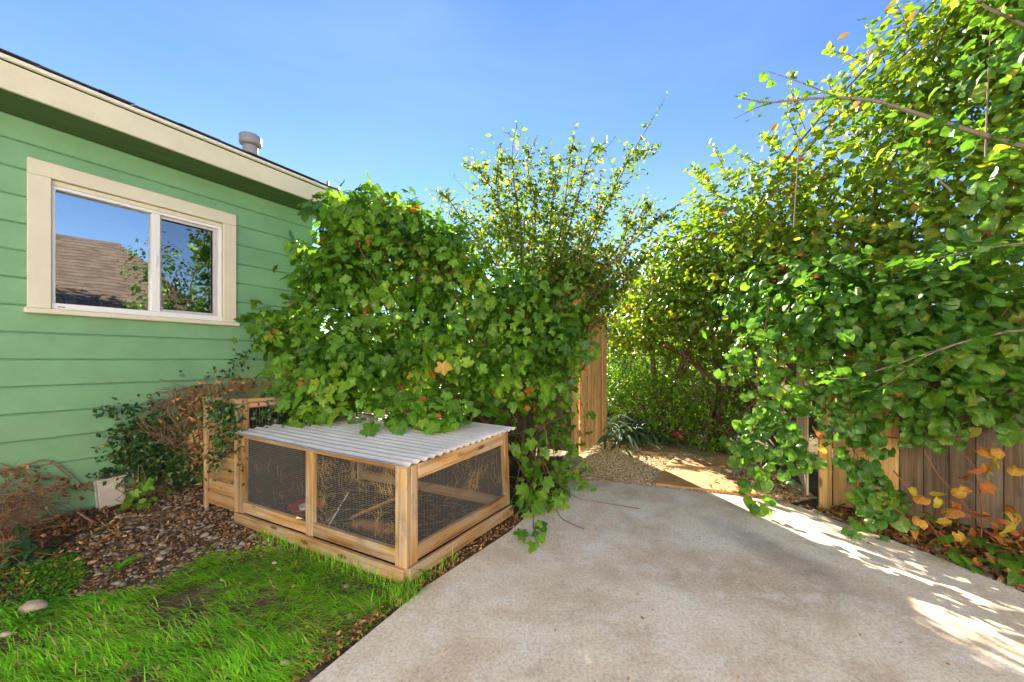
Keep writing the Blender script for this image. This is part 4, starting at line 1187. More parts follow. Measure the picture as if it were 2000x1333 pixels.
# tall small-leaved shrub behind it, long sprays against the sky
spray = root('small_leaf_shrub', (0.4, 5.0, 0), 'tall airy small-leaved shrub with long arching sprays against the sky', 'shrub')
BR = [[(1060, 660), (1130, 520), (1175, 420), (1235, 300), (1305, 183)], [(1150, 490), (1190, 390), (1215, 330), (1250, 300), (1288, 288)], [(1030, 580), (1012, 420), (1000, 310), (1010, 238)],
      [(1010, 500), (965, 380), (935, 335), (908, 318)], [(1080, 540), (1100, 420), (1112, 320), (1124, 240)], [(1100, 640), (1190, 520), (1270, 440), (1335, 392)],
      [(1090, 520), (1130, 380), (1150, 310), (1185, 275)], [(970, 520), (910, 440), (880, 395), (852, 365)], [(1140, 580), (1230, 470), (1262, 420), (1275, 395)],
      [(1040, 560), (1045, 400), (1030, 320), (1050, 265)], [(1020, 540), (985, 430), (970, 350), (985, 290)], [(1120, 640), (1180, 560), (1240, 520), (1270, 500)],
      [(1070, 560), (1075, 430), (1085, 350), (1075, 300)], [(930, 540), (890, 470), (850, 430), (800, 410)], [(1100, 560), (1160, 440), (1180, 390), (1225, 360)], [(1110, 600), (1210, 480), (1225, 430), (1235, 395)],
      [(1130, 620), (1165, 540), (1185, 500), (1195, 470)], [(1150, 650), (1190, 600), (1215, 560), (1225, 530)]]
bagm = Bag(); lp, ln, lt, ls = [], [], [], []
for bi, br in enumerate(BR):
    Yd = 4.95 + 0.25 * math.sin(bi * 2.1)
    pts = spline([P(x, y, Yd + 0.12 * i * math.sin(bi)) for i, (x, y) in enumerate(br)], 14)
    bagm.tube(pts, np.linspace(0.014, 0.0025, len(pts)), 5)
    L = np.linalg.norm(np.diff(pts, axis=0), axis=1).cumsum()
    sub = []
    for u in np.sort(R.uniform(0.05, 0.9, 26)):
        i = int(u * (len(pts) - 2)); d0 = nrm(pts[i + 1] - pts[i])
        side = nrm(R.normal(size=3)); L2 = (1 - u * 0.75) * R.uniform(0.16, 0.62)
        e = pts[i] + (d0 * 0.55 + side * 1.0 + UP * 0.15) * L2
        q = spline([pts[i], (pts[i] + e) / 2 + R.normal(0, 0.03, 3), e], max(3, int(L2 * 14)))
        bagm.tube(q, np.linspace(0.004, 0.0015, len(q)), 4); sub.append(q)
    for q in [pts] + sub:
        t = nrm(np.gradient(q, axis=0))
        for i in range(len(q)):
            for sgn in (1 - 2 * (i % 2),):
                if q is pts and i < len(q) * 0.18: continue
                sd = nrm(np.cross(t[i], R.normal(size=3)))
                lp.append(q[i]); lt.append(nrm(t[i] * 0.6 + sd)); ln.append(nrm(np.cross(sd, t[i]) * sgn + UP * 0.7)); ls.append(R.uniform(0.05, 0.088) * (1 - 0.35 * i / len(q) if q is pts else 1))
lp, ln, lt, ls = map(np.array, (lp, ln, lt, ls))
pb, nb2, tb = blob_leaves([B(1060, 580, 4.95, 0.55, 0.4, 0.55), B(1130, 590, 5.1, 0.5, 0.4, 0.45), B(1000, 480, 4.95, 0.5, 0.3, 0.4), B(1080, 460, 5.0, 0.38, 0.3, 0.40), B(960, 425, 4.95, 0.35, 0.3, 0.22), B(1030, 400, 4.95, 0.42, 0.3, 0.24), B(1110, 430, 5.0, 0.4, 0.3, 0.3), B(1060, 350, 5.0, 0.3, 0.25, 0.2), B(940, 480, 4.8, 0.5, 0.3, 0.3), B(1050, 500, 4.85, 0.5, 0.3, 0.35), B(1120, 540, 4.95, 0.4, 0.3, 0.35), B(1000, 440, 4.9, 0.4, 0.28, 0.25), B(1150, 500, 5.0, 0.3, 0.3, 0.3)] + [((1.05, 5.55, 2.35), (0.42, 0.35, 0.45)), ((0.75, 5.2, 2.6), (0.4, 0.35, 0.45)), ((0.98, 5.75, 2.2), (0.34, 0.3, 0.32)), ((0.9, 5.8, 2.6), (0.4, 0.3, 0.35)), ((0.2, 5.2, 2.25), (0.6, 0.3, 0.45)), ((0.65, 5.35, 2.3), (0.4, 0.3, 0.4)), ((-0.3, 5.2, 2.2), (0.5, 0.3, 0.45))] * 2, 250, 5, 0.12, 0.4, droop=0.2)
lp = np.vstack([lp, pb]); ln = np.vstack([ln, nb2]); lt = np.vstack([lt, tb]); ls = np.concatenate([ls, R.uniform(0.045, 0.09, len(pb))])
foliage(spray, M['small'], T_SMALL, lp, ln, lt, ls, rand_rnd(len(lp)), 300)
bagm.tube(spline([np.array([0.35, 5.05, 0]), np.array([0.4, 5.0, 0.9]), P(1080, 600, 5.0)], 6), 0.03, 7)
bagm.build('branches', M['bark'], spray)

# big tree-like hedge on the right
hedge = root('hedge_tree', (3.6, 5.0, 0), 'tall sunlit yellow-green hedge tree filling the right side above the fence', 'tree')
HB = [((2.45, 7.2, 2.45), (0.65, 0.7, 0.6)), ((2.9, 6.3, 2.7), (0.8, 0.7, 1.0)), ((3.35, 5.4, 2.9), (0.8, 0.75, 1.2)), ((3.75, 4.7, 3.0), (0.8, 0.75, 1.45)), ((4.2, 4.1, 3.2), (0.8, 0.8, 1.7)),
      ((4.5, 3.4, 3.4), (0.75, 0.7, 1.9)), ((3.0, 4.9, 2.2), (0.55, 0.6, 0.7)), ((3.45, 4.1, 2.2), (0.6, 0.5, 0.75)), ((3.9, 3.4, 2.3), (0.6, 0.5, 0.9)), ((2.2, 6.4, 2.05), (0.55, 0.55, 0.5)), ((2.6, 5.6, 2.1), (0.5, 0.5, 0.6)),
      ((2.05, 6.9, 1.85), (0.45, 0.5, 0.35)), ((4.3, 3.0, 4.6), (0.7, 0.6, 0.9)), ((4.35, 4.2, 4.3), (0.55, 0.55, 0.7)), ((1.9, 8.2, 1.9), (0.5, 0.4, 0.4)), ((2.5, 6.0, 2.7), (0.6, 0.5, 0.6)), ((2.75, 6.6, 2.9), (0.5, 0.5, 0.5)), ((2.9, 5.4, 2.9), (0.6, 0.5, 0.7)), ((3.2, 4.6, 2.9), (0.5, 0.4, 0.7)), ((2.35, 5.7, 1.95), (0.4, 0.4, 0.3)), ((2.75, 4.9, 1.75), (0.4, 0.4, 0.35)), ((2.7, 6.7, 1.7), (0.6, 0.45, 0.45)), ((3.2, 6.0, 1.6), (0.5, 0.45, 0.45)), ((2.1, 7.3, 1.8), (0.4, 0.4, 0.35)), ((4.6, 3.3, 4.5), (0.7, 0.6, 0.9)), ((4.3, 3.8, 3.9), (0.6, 0.6, 0.8)), ((4.9, 3.0, 3.2), (0.6, 0.6, 1.0))]
pos, nor, tip = blob_leaves(HB, 165, 6, 0.12, 0.40, droop=0.45, up=0.6, zmin=0.9, spread=0.5)
n = len(pos)
foliage(hedge, M['treeleaf'], T_OVAL + T_ROUND[:2], pos, nor, tip, R.uniform(0.05, 0.11, n), np.clip(0.5 + 0.2 * vnoise(pos[:, 0], pos[:, 2] + pos[:, 1], 2.5) + R.normal(0, 0.25, n), 0, 1), 300)
# thin shoots reaching out of the crown
bagm = Bag(); lp, ln, lt = [], [], []
for _ in range(70):
    c, r = HB[R.integers(0, 14)]; d = nrm(np.array([-0.5, -0.2, 0.6]) + R.normal(0, 0.6, 3))
    if d[2] < -0.1: continue
    a = np.asarray(c) + d * np.asarray(r) * 0.85; e = a + d * R.uniform(0.25, 0.6) + UP * 0.05
    q = spline([a, (a + e) / 2 + R.normal(0, 0.04, 3), e], 5); bagm.tube(q, np.linspace(0.006, 0.002, len(q)), 4)
    t = nrm(np.gradient(q, axis=0))
    for i in range(2, len(q)):
        for sgn in (-1, 1):
            sd = nrm(np.cross(t[i], R.normal(size=3))); lp.append(q[i]); lt.append(nrm(t[i] * 0.6 + sd)); ln.append(nrm(np.cross(sd, t[i]) * sgn + UP * 0.6))
foliage(hedge, M['treeleaf'], T_OVAL, np.array(lp), np.array(ln), np.array(lt), R.uniform(0.05, 0.09, len(lp)), rand_rnd(len(lp), 0.8), 0, rest='shoot_leaves')['kind'] = 'stuff'
bagm.build('shoots', M['bark'], hedge)['kind'] = 'stuff'
tg = [np.asarray(c) + nrm(R.normal(size=3)) * np.asarray(r) * 0.8 for c, r in HB for _ in range(2)]
tb_ = [np.array(p, float) for p in ((2.5, 6.9, 0), (3.1, 5.9, 0), (3.6, 5.0, 0), (4.0, 4.4, 0), (4.5, 3.7, 0))]
stems_to(hedge, 'limbs', M['bark'], tb_, tg, 0.022, 0.005, 6)
bagm = Bag()
for p in tb_: bagm.tube(spline([p, p + [0.04, 0, 0.9], p + [-0.06, 0.05, 2.0], p + [0.02, -0.1, 3.2]], 6), np.linspace(0.055, 0.02, 19), 8)
bagm.build('trunk', M['bark'], hedge)
print('hedge', n)

# near tree whose grey limb and leaves enter from the right edge
near = root('near_tree', (3.9, 2.3, 0), 'grey-barked tree whose bare-tipped limb reaches in from the right edge', 'tree')
bagm = Bag(); lp, ln, lt, ls = [], [], [], []
LIMBS = [([(2120, 310, 2.5), (2000, 286, 2.55), (1900, 258, 2.6), (1800, 225, 2.65), (1700, 196, 2.75), (1600, 192, 2.85), (1500, 200, 2.95), (1435, 188, 3.0)], 0.020, 0.004),
         ([(1530, 196, 2.92), (1480, 210, 2.95), (1435, 232, 3.0)], 0.006, 0.003), ([(1640, 192, 2.8), (1560, 160, 2.85), (1500, 140, 2.9)], 0.006, 0.002), ([(2080, 90, 2.6), (1990, 45, 2.65), (1920, 10, 2.7), (1880, -20, 2.75)], 0.012, 0.005),
         ([(2090, 640, 2.3), (1960, 650, 2.4), (1860, 675, 2.5), (1740, 715, 2.6), (1660, 740, 2.7), (1610, 735, 2.75)], 0.010, 0.003), ([(1860, 675, 2.5), (1800, 700, 2.5), (1740, 745, 2.55), (1700, 770, 2.6)], 0.006, 0.002), ([(1860, 375, 2.8), (1800, 320, 2.85), (1740, 268, 2.9)], 0.006, 0.003),
         ([(1550, 445, 3.4), (1556, 350, 3.4), (1562, 250, 3.45)], 0.005, 0.003), ([(1925, 310, 2.8), (1928, 200, 2.8), (1935, 50, 2.85)], 0.006, 0.003), ([(2060, 470, 2.3), (1960, 480, 2.4), (1850, 500, 2.55), (1750, 520, 2.7)], 0.008, 0.003)]
for li, (pl, r0, r1) in enumerate(LIMBS):
    pts = spline([P(*q) for q in pl], 8)
    bagm.tube(pts, np.linspace(r0, r1, len(pts)), 7)
    t = nrm(np.gradient(pts, axis=0))
    if li in (7, 8): continue
    per = 1 if li == 1 else 2
    for i in range(4, len(pts)):
        for _ in range(per):
            if (li == 0 and i > 22 and R.random() < 0.72) or (li in (1, 2) and R.random() < 0.6): continue
            sd = nrm(np.cross(t[i], R.normal(size=3))); lp.append(pts[i] + sd * R.uniform(0, 0.08)); lt.append(nrm(t[i] * 0.4 + sd + UP * -0.3)); ln.append(nrm(R.normal(0, 0.5, 3) + UP)); ls.append(R.uniform(0.035, 0.07) if (li < 3 and pts[i][1] > 2.66) else R.uniform(0.05, 0.11))
pb, nb2, tb = blob_leaves([(P(1900, 620, 2.75), (0.35, 0.25, 0.25)), (P(1960, 420, 2.7), (0.3, 0.25, 0.5)), (P(1960, 730, 2.6), (0.3, 0.2, 0.15)), (P(1820, 560, 3.0), (0.3, 0.25, 0.25)), (P(1990, 150, 2.8), (0.3, 0.3, 0.5)), ((4.35, 1.75, 3.1), (0.8, 0.7, 1.2)), ((4.3, 2.1, 2.0), (0.5, 0.45, 0.6)), ((4.2, 1.6, 2.2), (0.5, 0.5, 0.6))], 75, 4, 0.09, 0.3, droop=0.3)
lp = np.vstack([np.array(lp), pb]); ln = np.vstack([np.array(ln), nb2]); lt = np.vstack([np.array(lt), tb]); ls = np.concatenate([ls, R.uniform(0.05, 0.115, len(pb))])
foliage(near, M['round'], T_OVAL + T_ROUND[:2], lp, ln, lt, ls, np.clip(0.5 + 0.3 * vnoise(lp[:, 0] + lp[:, 1], lp[:, 2], 3.0, 2) + R.normal(0, 0.2, len(lp)), 0, 1), 300)
bagm.tube(spline([np.array([3.9, 2.3, 0]), np.array([3.85, 2.3, 1.2]), np.array([3.75, 2.4, 2.3]), P(2120, 310, 2.5)], 6), np.linspace(0.06, 0.022, 19), 8)
bagm.build('limbs', M['greybranch'], near)

# round-leaved vine hanging over the right fence and the opening
vine = root('round_leaf_vine', (3.0, 3.4, 0), 'trailing vine with big round leaves hanging over the right fence post', 'vine')
bagm = Bag(); lp, ln, lt, ls = [], [], [], []
STR = [[(1500, 600, 3.5), (1480, 720, 3.4), (1475, 820, 3.35), (1462, 900, 3.3)], [(1520, 620, 3.5), (1500, 760, 3.4), (1490, 880, 3.3), (1480, 985, 3.25)], [(1540, 640, 3.4), (1530, 780, 3.35), (1545, 860, 3.3), (1560, 905, 3.3)],
       [(1580, 640, 3.4), (1560, 720, 3.3), (1545, 800, 3.3), (1520, 930, 3.22)], [(1650, 640, 3.2), (1660, 760, 3.1), (1670, 880, 3.0), (1690, 960, 2.95), (1665, 1065, 2.85)], [(1700, 660, 3.1), (1710, 780, 3.0), (1700, 900, 2.95), (1725, 1000, 2.85)],
       [(1740, 640, 3.1), (1750, 760, 3.0), (1770, 850, 2.95)], [(1640, 620, 3.3), (1600, 700, 3.25), (1570, 780, 3.25)], [(1800, 640, 3.0), (1790, 720, 2.95), (1800, 800, 2.9), (1830, 860, 2.9)], [(1480, 620, 3.7), (1450, 680, 3.6), (1430, 740, 3.6)],
       [(1880, 640, 2.9), (1900, 720, 2.85), (1880, 790, 2.8)], [(1960, 640, 2.8), (1960, 760, 2.75), (1930, 800, 2.75)], [(1600, 620, 3.4), (1610, 700, 3.3), (1640, 760, 3.2)], [(1690, 900, 2.98), (1730, 960, 2.9), (1760, 1000, 2.85)], [(1495, 800, 3.4), (1465, 850, 3.35), (1440, 880, 3.3)], [(1620, 700, 3.2), (1625, 800, 3.1), (1640, 860, 3.05)], [(1850, 660, 2.9), (1845, 760, 2.85), (1860, 830, 2.8)]]
for pl in STR:
    pts = spline([P(*q) for q in pl], 9)
    pts = pts + R.normal(0, 0.008, pts.shape)
    bagm.tube(pts, np.linspace(0.006, 0.002, len(pts)), 5)
    for i in range(1, len(pts)):
        for _ in range(3 if R.random() < 0.6 else 2):
            d = nrm(R.normal(size=3) * [1, 1, 0.5] + [-0.2, -0.4, 0]); a = pts[i] + d * R.uniform(0.02, 0.11)
            lp.append(a); ln.append(nrm(np.array([-0.45, -0.6, 0.5]) + R.normal(0, 0.42, 3))); lt.append(nrm(np.array([0, 0, -1]) + d * 0.6 + R.normal(0, 0.3, 3))); ls.append(R.uniform(0.04, 0.11))
VB = [(P(1570, 570, 3.6), (0.45, 0.35, 0.38)), (P(1700, 590, 3.2), (0.45, 0.35, 0.36)), (P(1840, 590, 2.95), (0.45, 0.3, 0.36)), (P(1980, 590, 2.8), (0.4, 0.3, 0.36)), (P(1640, 680, 3.2), (0.30, 0.22, 0.22)), (P(1770, 680, 2.95), (0.36, 0.2, 0.18)), (P(1900, 690, 2.8), (0.32, 0.2, 0.18)), (P(1490, 590, 4.0), (0.4, 0.35, 0.35)), (P(1560, 660, 3.45), (0.25, 0.2, 0.2))]
pb, nb2, tb = blob_leaves(VB + [(P(1620, 610, 3.2), (0.3, 0.25, 0.3)), (P(1750, 750, 2.9), (0.25, 0.15, 0.15)), (P(1900, 760, 2.75), (0.25, 0.15, 0.12)), (P(1840, 790, 2.8), (0.2, 0.12, 0.14)), (P(1960, 790, 2.7), (0.22, 0.14, 0.14)), (P(1720, 810, 2.95), (0.16, 0.12, 0.16))], 135, 4, 0.11, 0.25, droop=0.9, up=0.5)
lp = np.vstack([np.array(lp), pb]); ln = np.vstack([np.array(ln), nb2]); lt = np.vstack([np.array(lt), tb]); ls = np.concatenate([ls, R.uniform(0.045, 0.115, len(pb))])
foliage(vine, M['round'], T_ROUND, lp, ln, lt, ls, np.clip(0.45 + 0.3 * vnoise(lp[:, 0] + lp[:, 1], lp[:, 2], 3.0, 5) + R.normal(0, 0.2, len(lp)), 0, 1), 300)
for tg in VB:
    q = spline([np.array([3.3, 3.55, 0.0]), np.array([3.3, 3.5, 1.0]) + R.normal(0, 0.2, 3), np.asarray(tg[0])], 6); bagm.tube(q, np.linspace(0.012, 0.005, len(q)), 5)
bagm.tube(spline([P(1700, 850, 3.25), P(1800, 860, 3.05), P(1900, 850, 2.95), P(2030, 820, 2.8)], 8), 0.006, 5)
bagm.build('stems', M['redtwig'], vine)

# low autumn vine at the foot of the right fence
aut = root('autumn_vine', (3.0, 2.7, 0), 'low vine with orange and yellow leaves at the foot of the right fence', 'vine')
AL = [(1910, 875), (1915, 905), (1895, 950), (1900, 960), (1880, 985), (1890, 1000), (1910, 940), (1945, 900), (1955, 1000), (1985, 1010), (1990, 1000), (1970, 1015), (1900, 1030), (1870, 1040), (1880, 1050), (1935, 1020), (1800, 1020), (1790, 1010), (1950, 885), (1990, 910), (1930, 1060), (1840, 1000), (1680, 880), (1600, 870), (1590, 840), (1780, 950), (1860, 1020), (1920, 1000), (1995, 1030), (1960, 1040)]
AL = AL + [(x + R.normal(0, 22), y + R.normal(0, 22)) for x, y in AL[:22]]
lp = np.array([P(x, y, F * (CH - 0.05) / (1080 - HZ) + 0.3 * R.random()) for x, y in AL])
lp[:, 2] = np.maximum(lp[:, 2], 0.03)
n = len(lp)
foliage(aut, M['autumn'], T_ROUND[3:5] + T_DEAD, lp, nrm(np.array([-0.1, -0.7, 0.6]) + R.normal(0, 0.5, (n, 3))), nrm(R.normal(0, 0.6, (n, 3)) - UP), R.uniform(0.05, 0.11, n), R.random(n), n)
bagm = Bag()
for pl in ([(1915, 1060), (1918, 990), (1905, 920), (1885, 890)], [(1840, 1060), (1800, 1000), (1770, 950), (1745, 920)], [(1920, 1030), (1870, 970), (1830, 925), (1805, 880)], [(1800, 1070), (1765, 1010), (1745, 990)]):
    bagm.tube(spline([P(x, y, 2.75) for x, y in pl], 7), 0.005, 5)
bagm.build('stems', M['redtwig'], aut)
fern = root('low_green_plant', (3.1, 2.5, 0), 'clump of dark green broad leaves low at the right edge below the orange vine', 'plant')
lp = np.array([G(x, y, 0.05) for x, y in ((1850, 1080), (1880, 1085), (1900, 1060), (1950, 1100), (1975, 1105), (1990, 1095), (1930, 1095), (1965, 1080), (1870, 1070), (1820, 1060), (1740, 1010), (1700, 1000), (1680, 1000), (1990, 1120), (1760, 1020), (1830, 990), (1850, 985), (1790, 995))])
lp = np.vstack([lp, lp + R.normal(0, 0.06, lp.shape) + UP * 0.03]); lp[:, 2] = np.maximum(lp[:, 2], 0.02); n = len(lp)
foliage(fern, M['lobed'], T_OVAL, lp, nrm(UP + R.normal(0, 0.35, (n, 3))), nrm(np.array([-0.6, -0.8, 0]) + R.normal(0, 0.6, (n, 3))), R.uniform(0.08, 0.15, n), R.random(n) * 0.7, n)

# planting beyond the gate
def shrub(name, label, blobs, mat, tmpl, dens, size, cl=5, cr=0.07, singles=300, stem=None, base=None, **kw):
    t = root(name, base, label, 'shrub')
    pos, nor, tip = blob_leaves(blobs, dens, cl, cr, 0.25, **kw)
    n = len(pos)
    foliage(t, mat, tmpl, pos, nor, tip, R.uniform(*size, n), R.random(n), singles)
    tg = [np.asarray(c) + nrm(R.normal(size=3)) * np.asarray(r) * 0.8 for c, r in blobs for _ in range(8)]
    stems_to(t, 'stems', stem or M['bark'], [np.array([c[0], c[1], 0.0]) for c, r in blobs], tg, 0.010, 0.003)
    return t
sal = shrub('flowering_shrub', 'bright green flowering shrub with small pink flowers beyond the flagstones', [((2.15, 6.9, 0.5), (0.55, 0.45, 0.55)), ((2.75, 6.5, 0.5), (0.6, 0.45, 0.55)), ((3.1, 5.8, 0.45), (0.5, 0.4, 0.5)), ((2.5, 6.7, 0.85), (0.5, 0.35, 0.35)), ((2.9, 6.2, 0.9), (0.5, 0.35, 0.4)), ((2.1, 7.2, 0.95), (0.4, 0.3, 0.4)), ((3.3, 5.5, 0.85), (0.4, 0.35, 0.4)), ((2.6, 6.15, 0.35), (0.5, 0.3, 0.3)), ((1.85, 7.6, 0.7), (0.5, 0.4, 0.45)), ((2.5, 7.3, 0.75), (0.6, 0.4, 0.45)), ((2.4, 6.15, 0.12), (0.35, 0.2, 0.14)), ((2.8, 5.6, 0.1), (0.35, 0.2, 0.14))], M['bright_leaf'], T_LANCE + T_SMALL, 420, (0.04, 0.085), 6, 0.06, base=(2.4, 6.8, 0), up=0.7, droop=-0.2, zmin=0.0)
for (px, py, Yd) in ((1324, 849, 6.1), (1330, 854, 6.1), (1341, 850, 6.15), (1318, 846, 6.15), (1378, 773, 6.6), (1384, 777, 6.6), (1388, 771, 6.6), (1487, 792, 5.2), (1336, 846, 6.1)):
    c = P(px, py, Yd - 0.1); m = 6
    a = np.arange(m) * 2 * math.pi / m
    dd = np.column_stack([np.cos(a), -0.3 * np.ones(m), np.sin(a)])
    foliage(sal, M['flower'], T_SMALL, np.repeat(c[None], m, 0), nrm(np.array([0, -1, 0.4]) + dd * 0.3), dd, np.full(m, 0.055), R.random(m), 0, rest='flower')
shrub('dark_understory', 'dark twiggy thicket under the hedge behind the flowering shrub', [((2.9, 8.0, 1.2), (0.9, 0.5, 0.8)), ((3.6, 6.8, 1.2), (0.7, 0.6, 0.9)), ((2.0, 8.6, 1.3), (0.6, 0.4, 0.6)), ((4.0, 5.6, 1.0), (0.6, 0.6, 0.8)), ((3.0, 6.9, 1.25), (0.55, 0.4, 0.5)), ((3.4, 5.6, 1.1), (0.4, 0.4, 0.5)), ((2.4, 7.7, 1.3), (0.5, 0.35, 0.45))], M['shade_leaf'], T_SMALL, 230, (0.05, 0.09), 5, 0.12, base=(3.0, 8.0, 0))
shrub('pale_shrub', 'small yellow-green shrub behind the strappy plant near the gate', [((1.75, 7.4, 0.75), (0.35, 0.3, 0.35)), ((1.62, 7.9, 0.95), (0.3, 0.3, 0.35))], M['clover'], T_SMALL, 260, (0.04, 0.08), 5, 0.06, base=(1.7, 7.5, 0))
shrub('bluish_shrub', 'dark blue-green shrub just behind the open gate leaf', [((1.68, 8.3, 0.75), (0.28, 0.3, 0.38)), ((1.95, 8.6, 0.9), (0.3, 0.3, 0.4))], M['ivy'], T_OVAL, 160, (0.05, 0.09), 5, 0.06, base=(1.7, 8.3, 0))
bt = shrub('background_trees', 'hazy green trees far behind the garden beyond the gate', [((2.4, 15, 2.0), (1.8, 1, 1.4)), ((5.5, 14, 2.4), (2.4, 1, 2.0)), ((9, 12, 2.6), (2.6, 1, 2.2)), ((-0.8, 15, 1.6), (2, 1, 1.2)), ((-4, 14, 1.5), (2, 1, 1.3))], M['treeleaf'], T_OVAL, 45, (0.12, 0.22), 5, 0.25, base=(3, 14, 0), singles=0)
bt['category'] = 'trees'; bt['kind'] = 'stuff'

def strap_clump(c, n, label, L=(0.45, 0.75)):
    t = root('strap_leaf_plant', c, label, 'plant', 'strappy plants by the gravel path')
    m = 9
    for i in range(n):
        az = R.uniform(0, 6.28); el = R.uniform(0.5, 1.35); l = R.uniform(*L); w = R.uniform(0.013, 0.021)
        u = np.linspace(0, 1, m)
        out = l * (u * math.cos(el) + 0.35 * u ** 2); z = l * (u * math.sin(el) * 1.1 - R.uniform(0.55, 0.95) * u ** 2.2)
        z = np.maximum(z, 0.01 + 0.02 * u)
        d = np.array([math.cos(az), math.sin(az), 0]); sd = np.array([-d[1], d[0], 0])
        ctr = np.asarray(c) + d * out[:, None] + UP * z[:, None] + R.normal(0, 0.02, 3) * [1, 1, 0]
        ww = w * np.sin(np.pi * (0.12 + 0.88 * (1 - u)) ** 0.7)[:, None]
        V = np.vstack([ctr - sd * ww + UP * ww * 0.35, ctr, ctr + sd * ww + UP * ww * 0.35])
        Q = np.array([(i + a * m, i + 1 + a * m, i + 1 + (a + 1) * m, i + (a + 1) * m) for a in (0, 1) for i in range(m - 1)])
        solid('leaf', V, Q, M['strap'], t, True, np.full(len(V), R.random()))
strap_clump(np.array([1.78, 6.12, 0.0]), 110, 'arching grey-green strappy plant nearest the flagstones', (0.55, 0.9))
strap_clump(np.array([1.55, 6.5, 0.0]), 90, 'arching strappy plant close behind the open gate leaf', (0.6, 1.0))
strap_clump(np.array([2.15, 6.2, 0.0]), 30, 'sparser strappy plant beside the pink flowers', (0.35, 0.6))

# ivy and dry vines on the house wall
ivy = root('wall_ivy', W(1.6, 0, 0.1), 'dark green and dry brown creeper climbing the green wall beside the coop', 'creeper')
def wallpx(px, py, out):
    v = np.array([(px - 1000) / F, 1.0, -(py - HZ) / F]); t = (4.74 - out) / -(v @ WN)
    return np.array([0, 0, CH]) + v * t
lp, ln, lt, ls = [], [], [], []
def wall_cluster(px, py, sx, sy, n, out=(0.03, 0.16)):
    for _ in range(n):
        q = wallpx(px + R.normal(0, sx), py + R.normal(0, sy), R.uniform(*out))
        if q[2] < 0.01: continue
        lp.append(q); ln.append(nrm(WN + UP * 0.5 + R.normal(0, 0.5, 3))); lt.append(nrm(R.normal(0, 0.7, 3) - UP * 0.5)); ls.append(R.uniform(0.03, 0.06))
for a in ((270, 860, 26, 30, 260), (240, 890, 25, 25, 160), (310, 890, 30, 30, 260), (350, 850, 30, 40, 220), (380, 900, 22, 35, 180), (300, 840, 30, 15, 120), (300, 915, 26, 20, 200), (340, 940, 25, 20, 160), (205, 924, 13, 4, 30), (210, 803, 12, 4, 22), (255, 795, 15, 6, 20),
          (400, 800, 30, 20, 120), (300, 800, 25, 14, 30), (465, 710, 10, 8, 18), (440, 730, 18, 8, 24), (480, 690, 12, 6, 14)): wall_cluster(*a)
for a in ((440, 800, 14, 14, 110), (455, 830, 12, 25, 150), (470, 880, 6, 30, 60), (430, 860, 14, 24, 150), (415, 800, 12, 18, 120), (420, 900, 10, 18, 50)):
    for _ in range(a[4]):
        q = P(a[0] + R.normal(0, a[2]), a[1] + R.normal(0, a[3]), R.uniform(3.05, 3.2))
        lp.append(q); ln.append(nrm(np.array([-0.2, -0.8, 0.4]) + R.normal(0, 0.5, 3))); lt.append(nrm(R.normal(0, 0.7, 3) - UP * 0.6)); ls.append(R.uniform(0.028, 0.05))
for _ in range(140):
    q = HP(LA - 0.03 + R.normal(0, 0.03), R.uniform(0.12, 0.42), R.uniform(0.72, 1.03))
    lp.append(q); ln.append(nrm(np.array([0.4, -0.6, 0.5]) + R.normal(0, 0.5, 3))); lt.append(nrm(R.normal(0, 0.7, 3) - UP * 0.6)); ls.append(R.uniform(0.03, 0.055))
lp, ln, lt, ls = map(np.array, (lp, ln, lt, ls))
foliage(ivy, M['ivy'], T_SMALL + T_OVAL[:1], lp, ln, lt, ls, R.random(len(lp)), 300)
bagm = Bag()
def tangle(px0, py0, px1, py1, n, spread, out, r=(0.0012, 0.0032)):
    for _ in range(n):
        a, b = R.random(), R.random()
        p0 = (px0 + R.normal(0, spread), py0 + R.normal(0, spread * 0.5)); p1 = (px1 + R.normal(0, spread), py1 + R.normal(0, spread * 0.5))
        o = R.uniform(*out)
        ks = [(p0[0] + (p1[0] - p0[0]) * u + R.normal(0, spread * 0.5), p0[1] + (p1[1] - p0[1]) * u + R.normal(0, spread * 0.45)) for u in np.linspace(0, R.uniform(0.35, 1), R.integers(4, 8))]
        q = np.array([wallpx(*kp, o + R.uniform(-0.03, 0.05)) for kp in ks]); q[:, 2] = np.maximum(q[:, 2], 0.012)
        rr_ = R.uniform(*r)
        for kf in range(1, len(q) - 1):
            if R.random() < 0.55:
                e = q[kf] + nrm(nrm(q[kf + 1] - q[kf]) + R.normal(0, 0.7, 3)) * R.uniform(0.04, 0.13); e[2] = max(e[2], 0.01)
                bagm.tube([q[kf], (q[kf] + e) / 2 + R.normal(0, 0.006, 3), e], [rr_ * 0.6, rr_ * 0.5, rr_ * 0.3], 4)
        bagm.tube(q, np.linspace(rr_, rr_ * 0.5, len(q)), 4)
tangle(330, 770, 560, 745, 24, 16, (0.05, 0.4), (0.0015, 0.0035)); tangle(400, 770, 400, 930, 16, 22, (0.3, 0.75), (0.0015, 0.0035)); tangle(290, 800, 400, 770, 25, 12, (0.04, 0.2)); tangle(350, 790, 380, 920, 16, 22, (0.1, 0.5)); tangle(280, 830, 420, 900, 25, 16, (0.05, 0.3)); tangle(250, 950, 370, 960, 16, 14, (0.1, 0.3))
bagm.build('dry_stems', M['twig'], ivy)
m = 260
dp = []
for (px, py, s1_, s2_, k, o) in ((430, 780, 30, 14, 200, (0.3, 0.7)), (405, 850, 16, 40, 300, (0.4, 0.75)), (370, 800, 25, 18, 70, (0.1, 0.4)), (480, 750, 30, 8, 60, (0.2, 0.6)), (440, 890, 14, 8, 40, (0.75, 0.95))):
    for _ in range(k): dp.append(wallpx(px + R.normal(0, s1_), py + R.normal(0, s2_), R.uniform(*o)))
